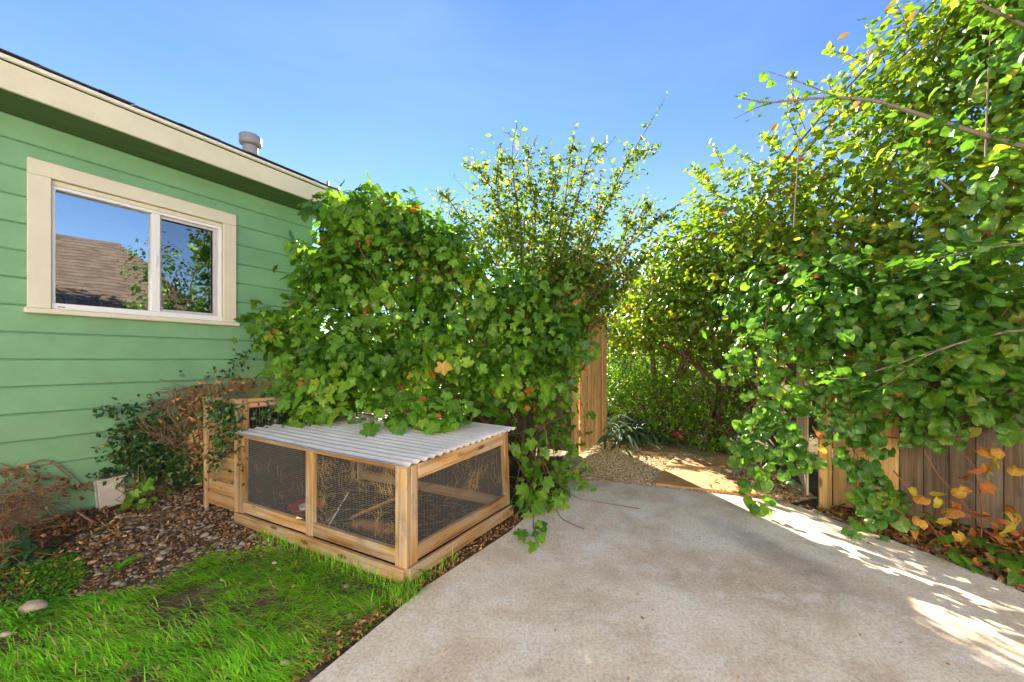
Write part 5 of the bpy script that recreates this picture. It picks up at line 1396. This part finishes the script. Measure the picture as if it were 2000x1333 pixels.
dp = np.array(dp); dp[:, 2] = np.maximum(dp[:, 2], 0.02); m = len(dp)
foliage(ivy, M['dead'], T_DEAD, dp, nrm(R.normal(0, 1, (m, 3)) + WN), nrm(R.normal(0, 1, (m, 3)) - UP), R.uniform(0.028, 0.07, m), R.random(m), 0, rest='dead_leaves')['kind'] = 'stuff'

lime = root('lime_vine_shoot', W(1.3, 0, 0.25), 'bright lime lobed shoot at the wall foot beside the utility box', 'plant')
lp = np.array([wallpx(280 + R.normal(0, 18), 975 + R.normal(0, 22), R.uniform(0.2, 0.4)) for _ in range(46)]); lp[:, 2] = np.maximum(lp[:, 2], 0.03); n = len(lp)
foliage(lime, M['lobed'], T_LOBED, lp, nrm(np.array([0.1, -0.5, 0.8]) + R.normal(0, 0.35, (n, 3))), nrm(np.array([0, -0.5, -0.5]) + R.normal(0, 0.6, (n, 3))), R.uniform(0.05, 0.09, n), R.uniform(0.6, 0.92, n), n)
stems_to(lime, 'stems', M['twig'], [W(1.3, 0, 0.2)], list(lp[:14]), 0.003, 0.0015)

# dead vine tangle at the lower left
dv = root('dead_vine', W(0.55, 0, 0.3), 'brown dead vine tangle along the wall foot at the left edge', 'vine')
bagm = Bag()
tangle(-40, 970, 150, 965, 46, 25, (0.15, 0.55)); tangle(-40, 1030, 110, 990, 60, 30, (0.3, 0.8)); tangle(-30, 920, 150, 935, 10, 12, (0.04, 0.12)); tangle(30, 975, 170, 1015, 26, 20, (0.1, 0.35)); tangle(-40, 1080, 90, 1060, 22, 25, (0.6, 1.0))
for pl in ([(0, 960), (60, 905), (110, 905), (165, 950), (185, 960)], [(-20, 930), (40, 915), (90, 900), (140, 935)]): bagm.tube(spline([wallpx(x, y, 0.05) for x, y in pl], 8), 0.004, 5)
bagm.tube(spline([wallpx(150, 1000, 0.35), wallpx(190, 1022, 0.4), wallpx(230, 1018, 0.38), wallpx(290, 1005, 0.3)], 8), 0.008, 6)
bagm.build('stems', M['twig'], dv)
dp = []
for (px, py, s1_, s2_, k, o) in ((60, 935, 50, 16, 60, (0.03, 0.10)), (50, 1000, 50, 25, 70, (0.2, 0.6)), (130, 955, 18, 12, 34, (0.04, 0.12)), (30, 1060, 35, 25, 60, (0.5, 0.9)), (150, 1030, 40, 12, 30, (0.2, 0.4))):
    for _ in range(k): dp.append(wallpx(px + R.normal(0, s1_), py + R.normal(0, s2_), R.uniform(*o)))
dp = np.array(dp); dp[:, 2] = np.maximum(dp[:, 2], 0.02); m = len(dp)
foliage(dv, M['dead'], T_DEAD, dp, nrm(R.normal(0, 1, (m, 3)) + WN), nrm(R.normal(0, 1, (m, 3)) - UP * 0.5), R.uniform(0.02, 0.055, m), R.random(m), 250)
gl_ = root('broad_leaf_sprig', W(0.45, 0, 0.7), 'dark glossy broad-leaved sprig among dead stems at lower left edge', 'plant')
lp = np.array([wallpx(40 + R.normal(0, 30), 1085 + R.normal(0, 22), R.uniform(0.7, 0.95)) for _ in range(34)] + [wallpx(55 + R.normal(0, 15), 1045 + R.normal(0, 8), 0.7) for _ in range(6)]); lp[:, 2] = np.maximum(lp[:, 2], 0.04); n = len(lp)
foliage(gl_, M['ivy'], T_OVAL, lp, nrm(UP * 0.8 + np.array([0.3, -0.4, 0]) + R.normal(0, 0.35, (n, 3))), nrm(np.array([0.5, -0.5, -0.2]) + R.normal(0, 0.6, (n, 3))), R.uniform(0.06, 0.10, n), R.uniform(0.3, 0.85, n), n)
stems_to(gl_, 'stems', M['twig'], [W(0.4, 0, 0.6)], list(lp[:14]), 0.004, 0.002)

# black hose
hose = root('irrigation_hose', G(115, 1065, 0.02), 'short black irrigation hose slanting out of the soil by the wall', 'hose')
bagm = Bag(); bagm.tube(spline([G(92, 1087, 0.01), G(115, 1066, 0.035), G(142, 1045, 0.05)], 6), 0.009, 10); bagm.build('pipe', M['pipe_black'], hose)
bagm = Bag(); bagm.tube([wallpx(165, 1018, 0.22), wallpx(185, 1005, 0.16)], 0.014, 10); bagm.build('coupling', M['pipe_black'], hose)

# ------------------------------------------------------------------ stones, grass and litter
def stone_mesh(seed):
    rr = np.random.default_rng(seed)
    ico_v, ico_f = [], []
    for i, la in enumerate((-60, -20, 20, 60)):
        for j in range(7): a = 2 * math.pi * (j + 0.5 * (i % 2)) / 7; ico_v.append((math.cos(a) * math.cos(math.radians(la)), math.sin(a) * math.cos(math.radians(la)), math.sin(math.radians(la))))
    ico_v += [(0, 0, -1), (0, 0, 1)]
    for i in range(3):
        for j in range(7):
            a, b, c, d = i * 7 + j, i * 7 + (j + 1) % 7, (i + 1) * 7 + (j + 1) % 7, (i + 1) * 7 + j
            ico_f += [(a, b, c), (a, c, d)]
    for j in range(7): ico_f += [(28, (j + 1) % 7, j), (29, 21 + j, 21 + (j + 1) % 7)]
    V = np.array(ico_v) * (1 + rr.normal(0, 0.06, (30, 1)))
    return V, np.array(ico_f)
STV = [stone_mesh(i) for i in range(5)]
PEB = [G(x, y) for x, y in ((90, 1150), (150, 1060), (250, 1005), (330, 970), (400, 945), (470, 1000), (520, 1040), (600, 1085), (560, 1075), (470, 1085), (400, 1095), (300, 1130), (200, 1165))]
pp = poly_pts(PEB, 1400)
LAWN = [G(x, y) for x, y in ((-260, 1260), (0, 1185), (130, 1165), (240, 1150), (330, 1118), (430, 1078), (520, 1062), (610, 1082), (700, 1112), (770, 1140), (800, 1160), (840, 1145))] + [np.array([-0.54, 2.2, 0]), np.array([-0.86, 1.568, 0]), np.array([-1.35, 0.75, 0]), np.array([-3.2, 0.75, 0]), np.array([-3.4, 1.5, 0])]
lawn_st = poly_pts(LAWN, 45)
size = np.concatenate([np.clip(R.lognormal(-4.78, 0.5, len(pp)), 0.004, 0.028), R.uniform(0.008, 0.02, len(lawn_st))])
pp = np.vstack([pp, lawn_st])
zz = soil_h(pp[:, 0], pp[:, 1])
order = np.argsort(-size / pp[:, 1])
peb_mesh = [mesh_np('pebble', V, Fc, M['pebble'], np.zeros(len(V)), True) for V, Fc in STV]
big = order[:300]
for i in big:
    o = bpy.data.objects.new('pebble', peb_mesh[R.integers(5)]); COL.objects.link(o); o.parent = soil
    o.location = (pp[i, 0], pp[i, 1], zz[i] + size[i] * 0.22); o.scale = (size[i] * R.uniform(0.9, 1.4), size[i] * R.uniform(0.8, 1.1), size[i] * R.uniform(0.4, 0.65)); o.rotation_euler = (R.normal(0, 0.2), R.normal(0, 0.2), R.uniform(0, 6.28))
def stones_joined(name, pts, z, sizes, mat, parent):
    Vs, Fs, Rn, n0 = [], [], [], 0
    for i in range(len(pts)):
        V, Fc = STV[i % 5]
        a = R.uniform(0, 6.28); c, s = math.cos(a), math.sin(a)
        q = V * [sizes[i] * 1.2, sizes[i], sizes[i] * 0.55] @ np.array([[c, s, 0], [-s, c, 0], [0, 0, 1]])
        Vs.append(q + [pts[i, 0], pts[i, 1], z[i] + sizes[i] * 0.2]); Fs.append(Fc + n0); n0 += len(V); Rn.append(np.full(len(V), R.random()))
    o = solid(name, np.vstack(Vs), np.vstack(Fs), mat, parent, True, np.concatenate(Rn)); o['kind'] = 'stuff'; return o
rest = order[300:]
stones_joined('small_pebbles', pp[rest], zz[rest], size[rest], M['pebble'], soil)
gp = poly_pts(GRAVEL[:6] + [(3.0, 4.4), (2.4, 5.6), (2.1, 6.3), (1.5, 6.3), (0.95, 5.2)], 7000)
stones_joined('gravel_chips', gp, np.full(len(gp), -0.014), R.uniform(0.005, 0.012, len(gp)), M['chip'], gravel)
edge_p = poly_pts([(2.52, 3.55), (2.70, 3.05), (2.84, 2.62), (2.90, 2.2), (3.05, 2.1), (3.0, 2.7), (2.9, 3.3)], 260)
stones_joined('edge_pebbles', edge_p, np.full(len(edge_p), -0.02), R.uniform(0.008, 0.02, len(edge_p)), M['pebble'], bed)

def rock(px, py, r, label, sc=(1.3, 0.9, 0.6)):
    c = G(px, py)
    V, Fc = STV[R.integers(5)]
    o = obj('rock', mesh_np('rock', V * r * np.array(sc), Fc, M['rock'], np.zeros(len(V)), True), None, c + UP * r * 0.12)
    md = o.modifiers.new('round', 'SUBSURF'); md.levels = 2; md.render_levels = 2
    o.rotation_euler = (0, 0, R.uniform(-0.3, 0.3)); tag(o, label, 'rock')
rock(65, 1190, 0.062, 'large smooth tan rock in the ground cover at the left edge', (1.35, 0.8, 0.6))
rock(312, 1092, 0.024, 'round pale stone at the border of pebbles and grass')
rock(556, 1296, 0.018, 'pale stone in the grass near the concrete edge at the bottom')
rock(536, 1100, 0.016, 'small pale stone in the grass below the hutch post')
rock(12, 1240, 0.022, 'tan stone cut by the left picture edge in the grass')

# leaf litter and mulch
def litter_at(name, poly, n, parent, mat, size, zf, tmpl=T_DEAD):
    q = poly_pts(poly, n); p3_ = np.column_stack([q, zf(q) + R.uniform(0.004, 0.02, n)])
    o = foliage(parent, mat, tmpl, p3_, nrm(UP + R.normal(0, 0.45, (n, 3))), nrm(R.normal(0, 1, (n, 3)) * [1, 1, 0.2]), R.uniform(*size, n), R.random(n), 0, rest=name)
    o['kind'] = 'stuff'
sz = lambda q: soil_h(q[:, 0], q[:, 1])
litter_at('leaf_litter', PEB, 1500, soil, M['dead'], (0.008, 0.034), sz)
bagm = Bag()
for q in poly_pts(PEB, 260):
    a = R.uniform(0, 6.28); l = R.uniform(0.015, 0.07); z = float(soil_h(q[0], q[1])) + R.uniform(0.004, 0.02); dd = np.array([math.cos(a), math.sin(a), R.normal(0, 0.12)])
    c0 = np.array([q[0], q[1], z]); bagm.tube([c0 - dd * l, c0 + R.normal(0, 0.003, 3), c0 + dd * l], R.uniform(0.0008, 0.0022), 4)
bagm.build('twig_litter', M['twig'], soil)['kind'] = 'stuff'
litter_at('leaf_litter', [G(x, y) for x, y in ((-60, 1180), (-60, 1040), (120, 1010), (260, 990), (240, 1060), (120, 1150))], 900, soil, M['dead'], (0.015, 0.045), sz)
litter_at('leaf_litter', LAWN, 500, soil, M['dead'], (0.015, 0.04), sz)
litter_at('edge_litter', [(-0.86, 1.568), (-0.52, 2.2), (-0.05, 2.93), (0.32, 3.65), (0.25, 3.7), (-0.15, 2.98), (-0.62, 2.22), (-0.95, 1.6)], 700, soil, M['dead'], (0.012, 0.03), lambda q: np.full(len(q), -0.012))
litter_at('bed_litter', [(2.6, 3.4), (2.72, 3.0), (2.86, 2.6), (2.92, 2.1), (3.9, 2.0), (3.9, 3.0), (3.0, 3.4)], 1100, bed, M['dead'], (0.03, 0.07), lambda q: np.full(len(q), -0.015))
litter_at('bed_litter', [(2.6, 3.4), (2.72, 3.0), (2.86, 2.6), (2.92, 2.1), (3.9, 2.0), (3.9, 3.0), (3.0, 3.4)], 120, bed, M['autumn'], (0.04, 0.08), lambda q: np.full(len(q), -0.01))
litter_at('path_litter', [(2.0, 3.9), (2.5, 3.56), (2.9, 3.75), (2.9, 4.6), (2.3, 4.4)], 260, gravel, M['dead'], (0.02, 0.05), lambda q: np.full(len(q), -0.01))
litter_at('path_litter', GRAVEL[:8], 130, gravel, M['dead'], (0.015, 0.04), lambda q: np.full(len(q), -0.008))
for i, (px, py) in enumerate(((595, 1007), (1148, 1152), (1245, 1165), (1160, 1078), (1385, 1310), (1258, 1212), (1680, 1240), (1760, 1258), (1855, 1302), (1277, 1194), (1230, 1325), (1442, 1328), (1085, 1230), (1260, 930))[1:]):
    c = G(px, py, 0.004); V, Fc = T_DEAD[i % 3]
    o = obj('fallen_leaf', mesh_np('fallen_leaf', V * R.uniform(0.010, 0.022), Fc, M['dead'], np.full(len(V), R.random())), None, c + UP * 0.003)
    o.rotation_euler = (R.normal(0, 0.2), R.normal(0, 0.2), R.uniform(0, 6.28)); tag(o, 'tiny brown dead leaf scrap lying on the concrete slab', 'leaf', 'leaf scraps on the concrete')

# grass
def blades(name, pts, L, w, mat, lean, flow, parent=None, segs=3):
    n = len(pts); z0 = soil_h(pts[:, 0], pts[:, 1]) - 0.004
    az = flow; d = np.column_stack([np.cos(az), np.sin(az), np.zeros(n)]); sd = np.column_stack([-d[:, 1], d[:, 0], np.zeros(n)])
    V = np.zeros((n, 2 * segs + 1, 3)); base = np.column_stack([pts, z0])
    for k in range(segs + 1):
        u = k / segs
        ang = lean * u
        out = L * u * np.sin(lean * (0.35 + 0.65 * u)); up_ = L * u * np.cos(lean * (0.35 + 0.65 * u))
        c = base + d * out[:, None] + UP * np.maximum(up_, 0.004 + 0.006 * u)[:, None]
        ww = (w * (1 - 0.75 * u))[:, None]
        if k < segs: V[:, 2 * k] = c - sd * ww; V[:, 2 * k + 1] = c + sd * ww
        else: V[:, 2 * k] = c
    Fc = []
    for k in range(segs - 1): a = 2 * k; Fc += [(a, a + 1, a + 3), (a, a + 3, a + 2)]
    a = 2 * (segs - 1); Fc.append((a, a + 1, a + 2))
    Fc = (np.array(Fc)[None] + (np.arange(n) * (2 * segs + 1))[:, None, None]).reshape(-1, 3)
    o = solid(name, V.reshape(-1, 3), Fc, mat, parent, False, np.repeat(np.where(R.random(n) < 0.05, 1.0, np.clip(0.5 + 0.3 * vnoise(pts[:, 0], pts[:, 1], 4.0, 9.0) + R.normal(0, 0.25, n), 0, 0.97)), 2 * segs + 1))
    return o
gp = poly_pts(LAWN, 40000)
dens = 0.34 + 0.72 * vnoise(gp[:, 0], gp[:, 1], 3.3, 1.0) + 0.25 * vnoise(gp[:, 0], gp[:, 1], 9.0, 4.0)
edge_d = np.minimum(1, np.abs(gp @ WN[:2] + 4.74 - 2.0) * 0 + 1)
gp = gp[R.random(len(gp)) < np.clip(dens + 0.25, 0.04, 1)]
n = len(gp)
tuft = vnoise(gp[:, 0], gp[:, 1], 5.0, 7.0)
flow = 3.7 + 0.9 * vnoise(gp[:, 0], gp[:, 1], 1.4, 2.0) + 0.5 * vnoise(gp[:, 0], gp[:, 1], 6.0, 5.0) + R.normal(0, 0.45, n)
lawn = blades('lawn_grass', gp, (0.080 + 0.032 * tuft) * R.uniform(0.35, 1.45, n), R.uniform(0.0014, 0.0034, n), M['grass'], np.clip(R.normal(1.25, 0.22, n), 0.3, 1.52), flow)
tag(lawn, 'long bright green combed grass of the small lawn', 'grass', kind='stuff')
# stray grass along the hutch and slab edges
ep = np.vstack([HN[:2] + HU[:2] * R.uniform(0.0, 1.4, (500, 1)) - HV[:2] * R.uniform(0.02, 0.10, (500, 1)), np.array([-0.60, 2.14]) + R.normal(0, 0.05, (260, 2)), HN[:2] + HV[:2] * R.uniform(0, 0.4, (90, 1)) - HU[:2] * R.uniform(0.04, 0.09, (90, 1))])
n = len(ep)
o = blades('edge_grass', ep, R.uniform(0.05, 0.13, n), R.uniform(0.0012, 0.0026, n), M['grass'], np.clip(R.normal(0.6, 0.3, n), 0.1, 1.3), R.uniform(0, 6.28, n))
tag(o, 'loose grass tufts along the base boards of the hutch', 'grass', kind='stuff')
# clover-like ground cover
cp = poly_pts([G(x, y) for x, y in ((-60, 1240), (-40, 1130), (60, 1110), (150, 1090), (175, 1120), (130, 1165), (60, 1230))], 3800)
cp = cp[R.random(len(cp)) < np.clip(0.75 + 0.7 * vnoise(cp[:, 0], cp[:, 1], 6, 2), 0.05, 1)]
n = len(cp); c3 = np.column_stack([cp, soil_h(cp[:, 0], cp[:, 1]) + R.uniform(0.008, 0.035, n)])
o = foliage(None, M['clover'], T_ROUND, c3, nrm(UP + R.normal(0, 0.3, (n, 3))), nrm(R.normal(0, 1, (n, 3))), R.uniform(0.010, 0.019, n), R.random(n), 0, rest='ground_cover')
tag(o, 'tiny-leaved bright green ground cover at the left edge', 'ground cover', kind='stuff')
# broad weeds
def weed(px, py, n, L, label):
    c = G(px, py); t = root('weed', c, label, 'weed')
    az = np.linspace(0, 6.28, n, endpoint=False) + R.normal(0, 0.3, n)
    tip = np.column_stack([np.cos(az), np.sin(az), R.uniform(0.15, 0.9, n)])
    pos = np.repeat(c[None] + UP * 0.01, n, 0)
    foliage(t, M['clover'], [tmpl_oval(0.24, 0.5, s, 5) for s in (1, 2)], pos, nrm(UP * 1.2 - tip * 0.6 + R.normal(0, 0.1, (n, 3))), tip, L * R.uniform(0.7, 1.15, n), R.uniform(0.3, 0.9, n), n)
weed(232, 1118, 7, 0.14, 'broad-leaved green weed between pebbles and grass at left')
weed(405, 1080, 6, 0.06, 'small low weed on the pebbles near the hutch')
weed(835, 1130, 8, 0.07, 'small leafy weed at the near corner of the hutch')
weed(800, 1150, 6, 0.06, 'leafy weed in the grass just left of the hutch corner')
tris = sum(len(m.polygons) for m in bpy.data.meshes)
print('total polygons', tris, 'objects', len(bpy.data.objects))
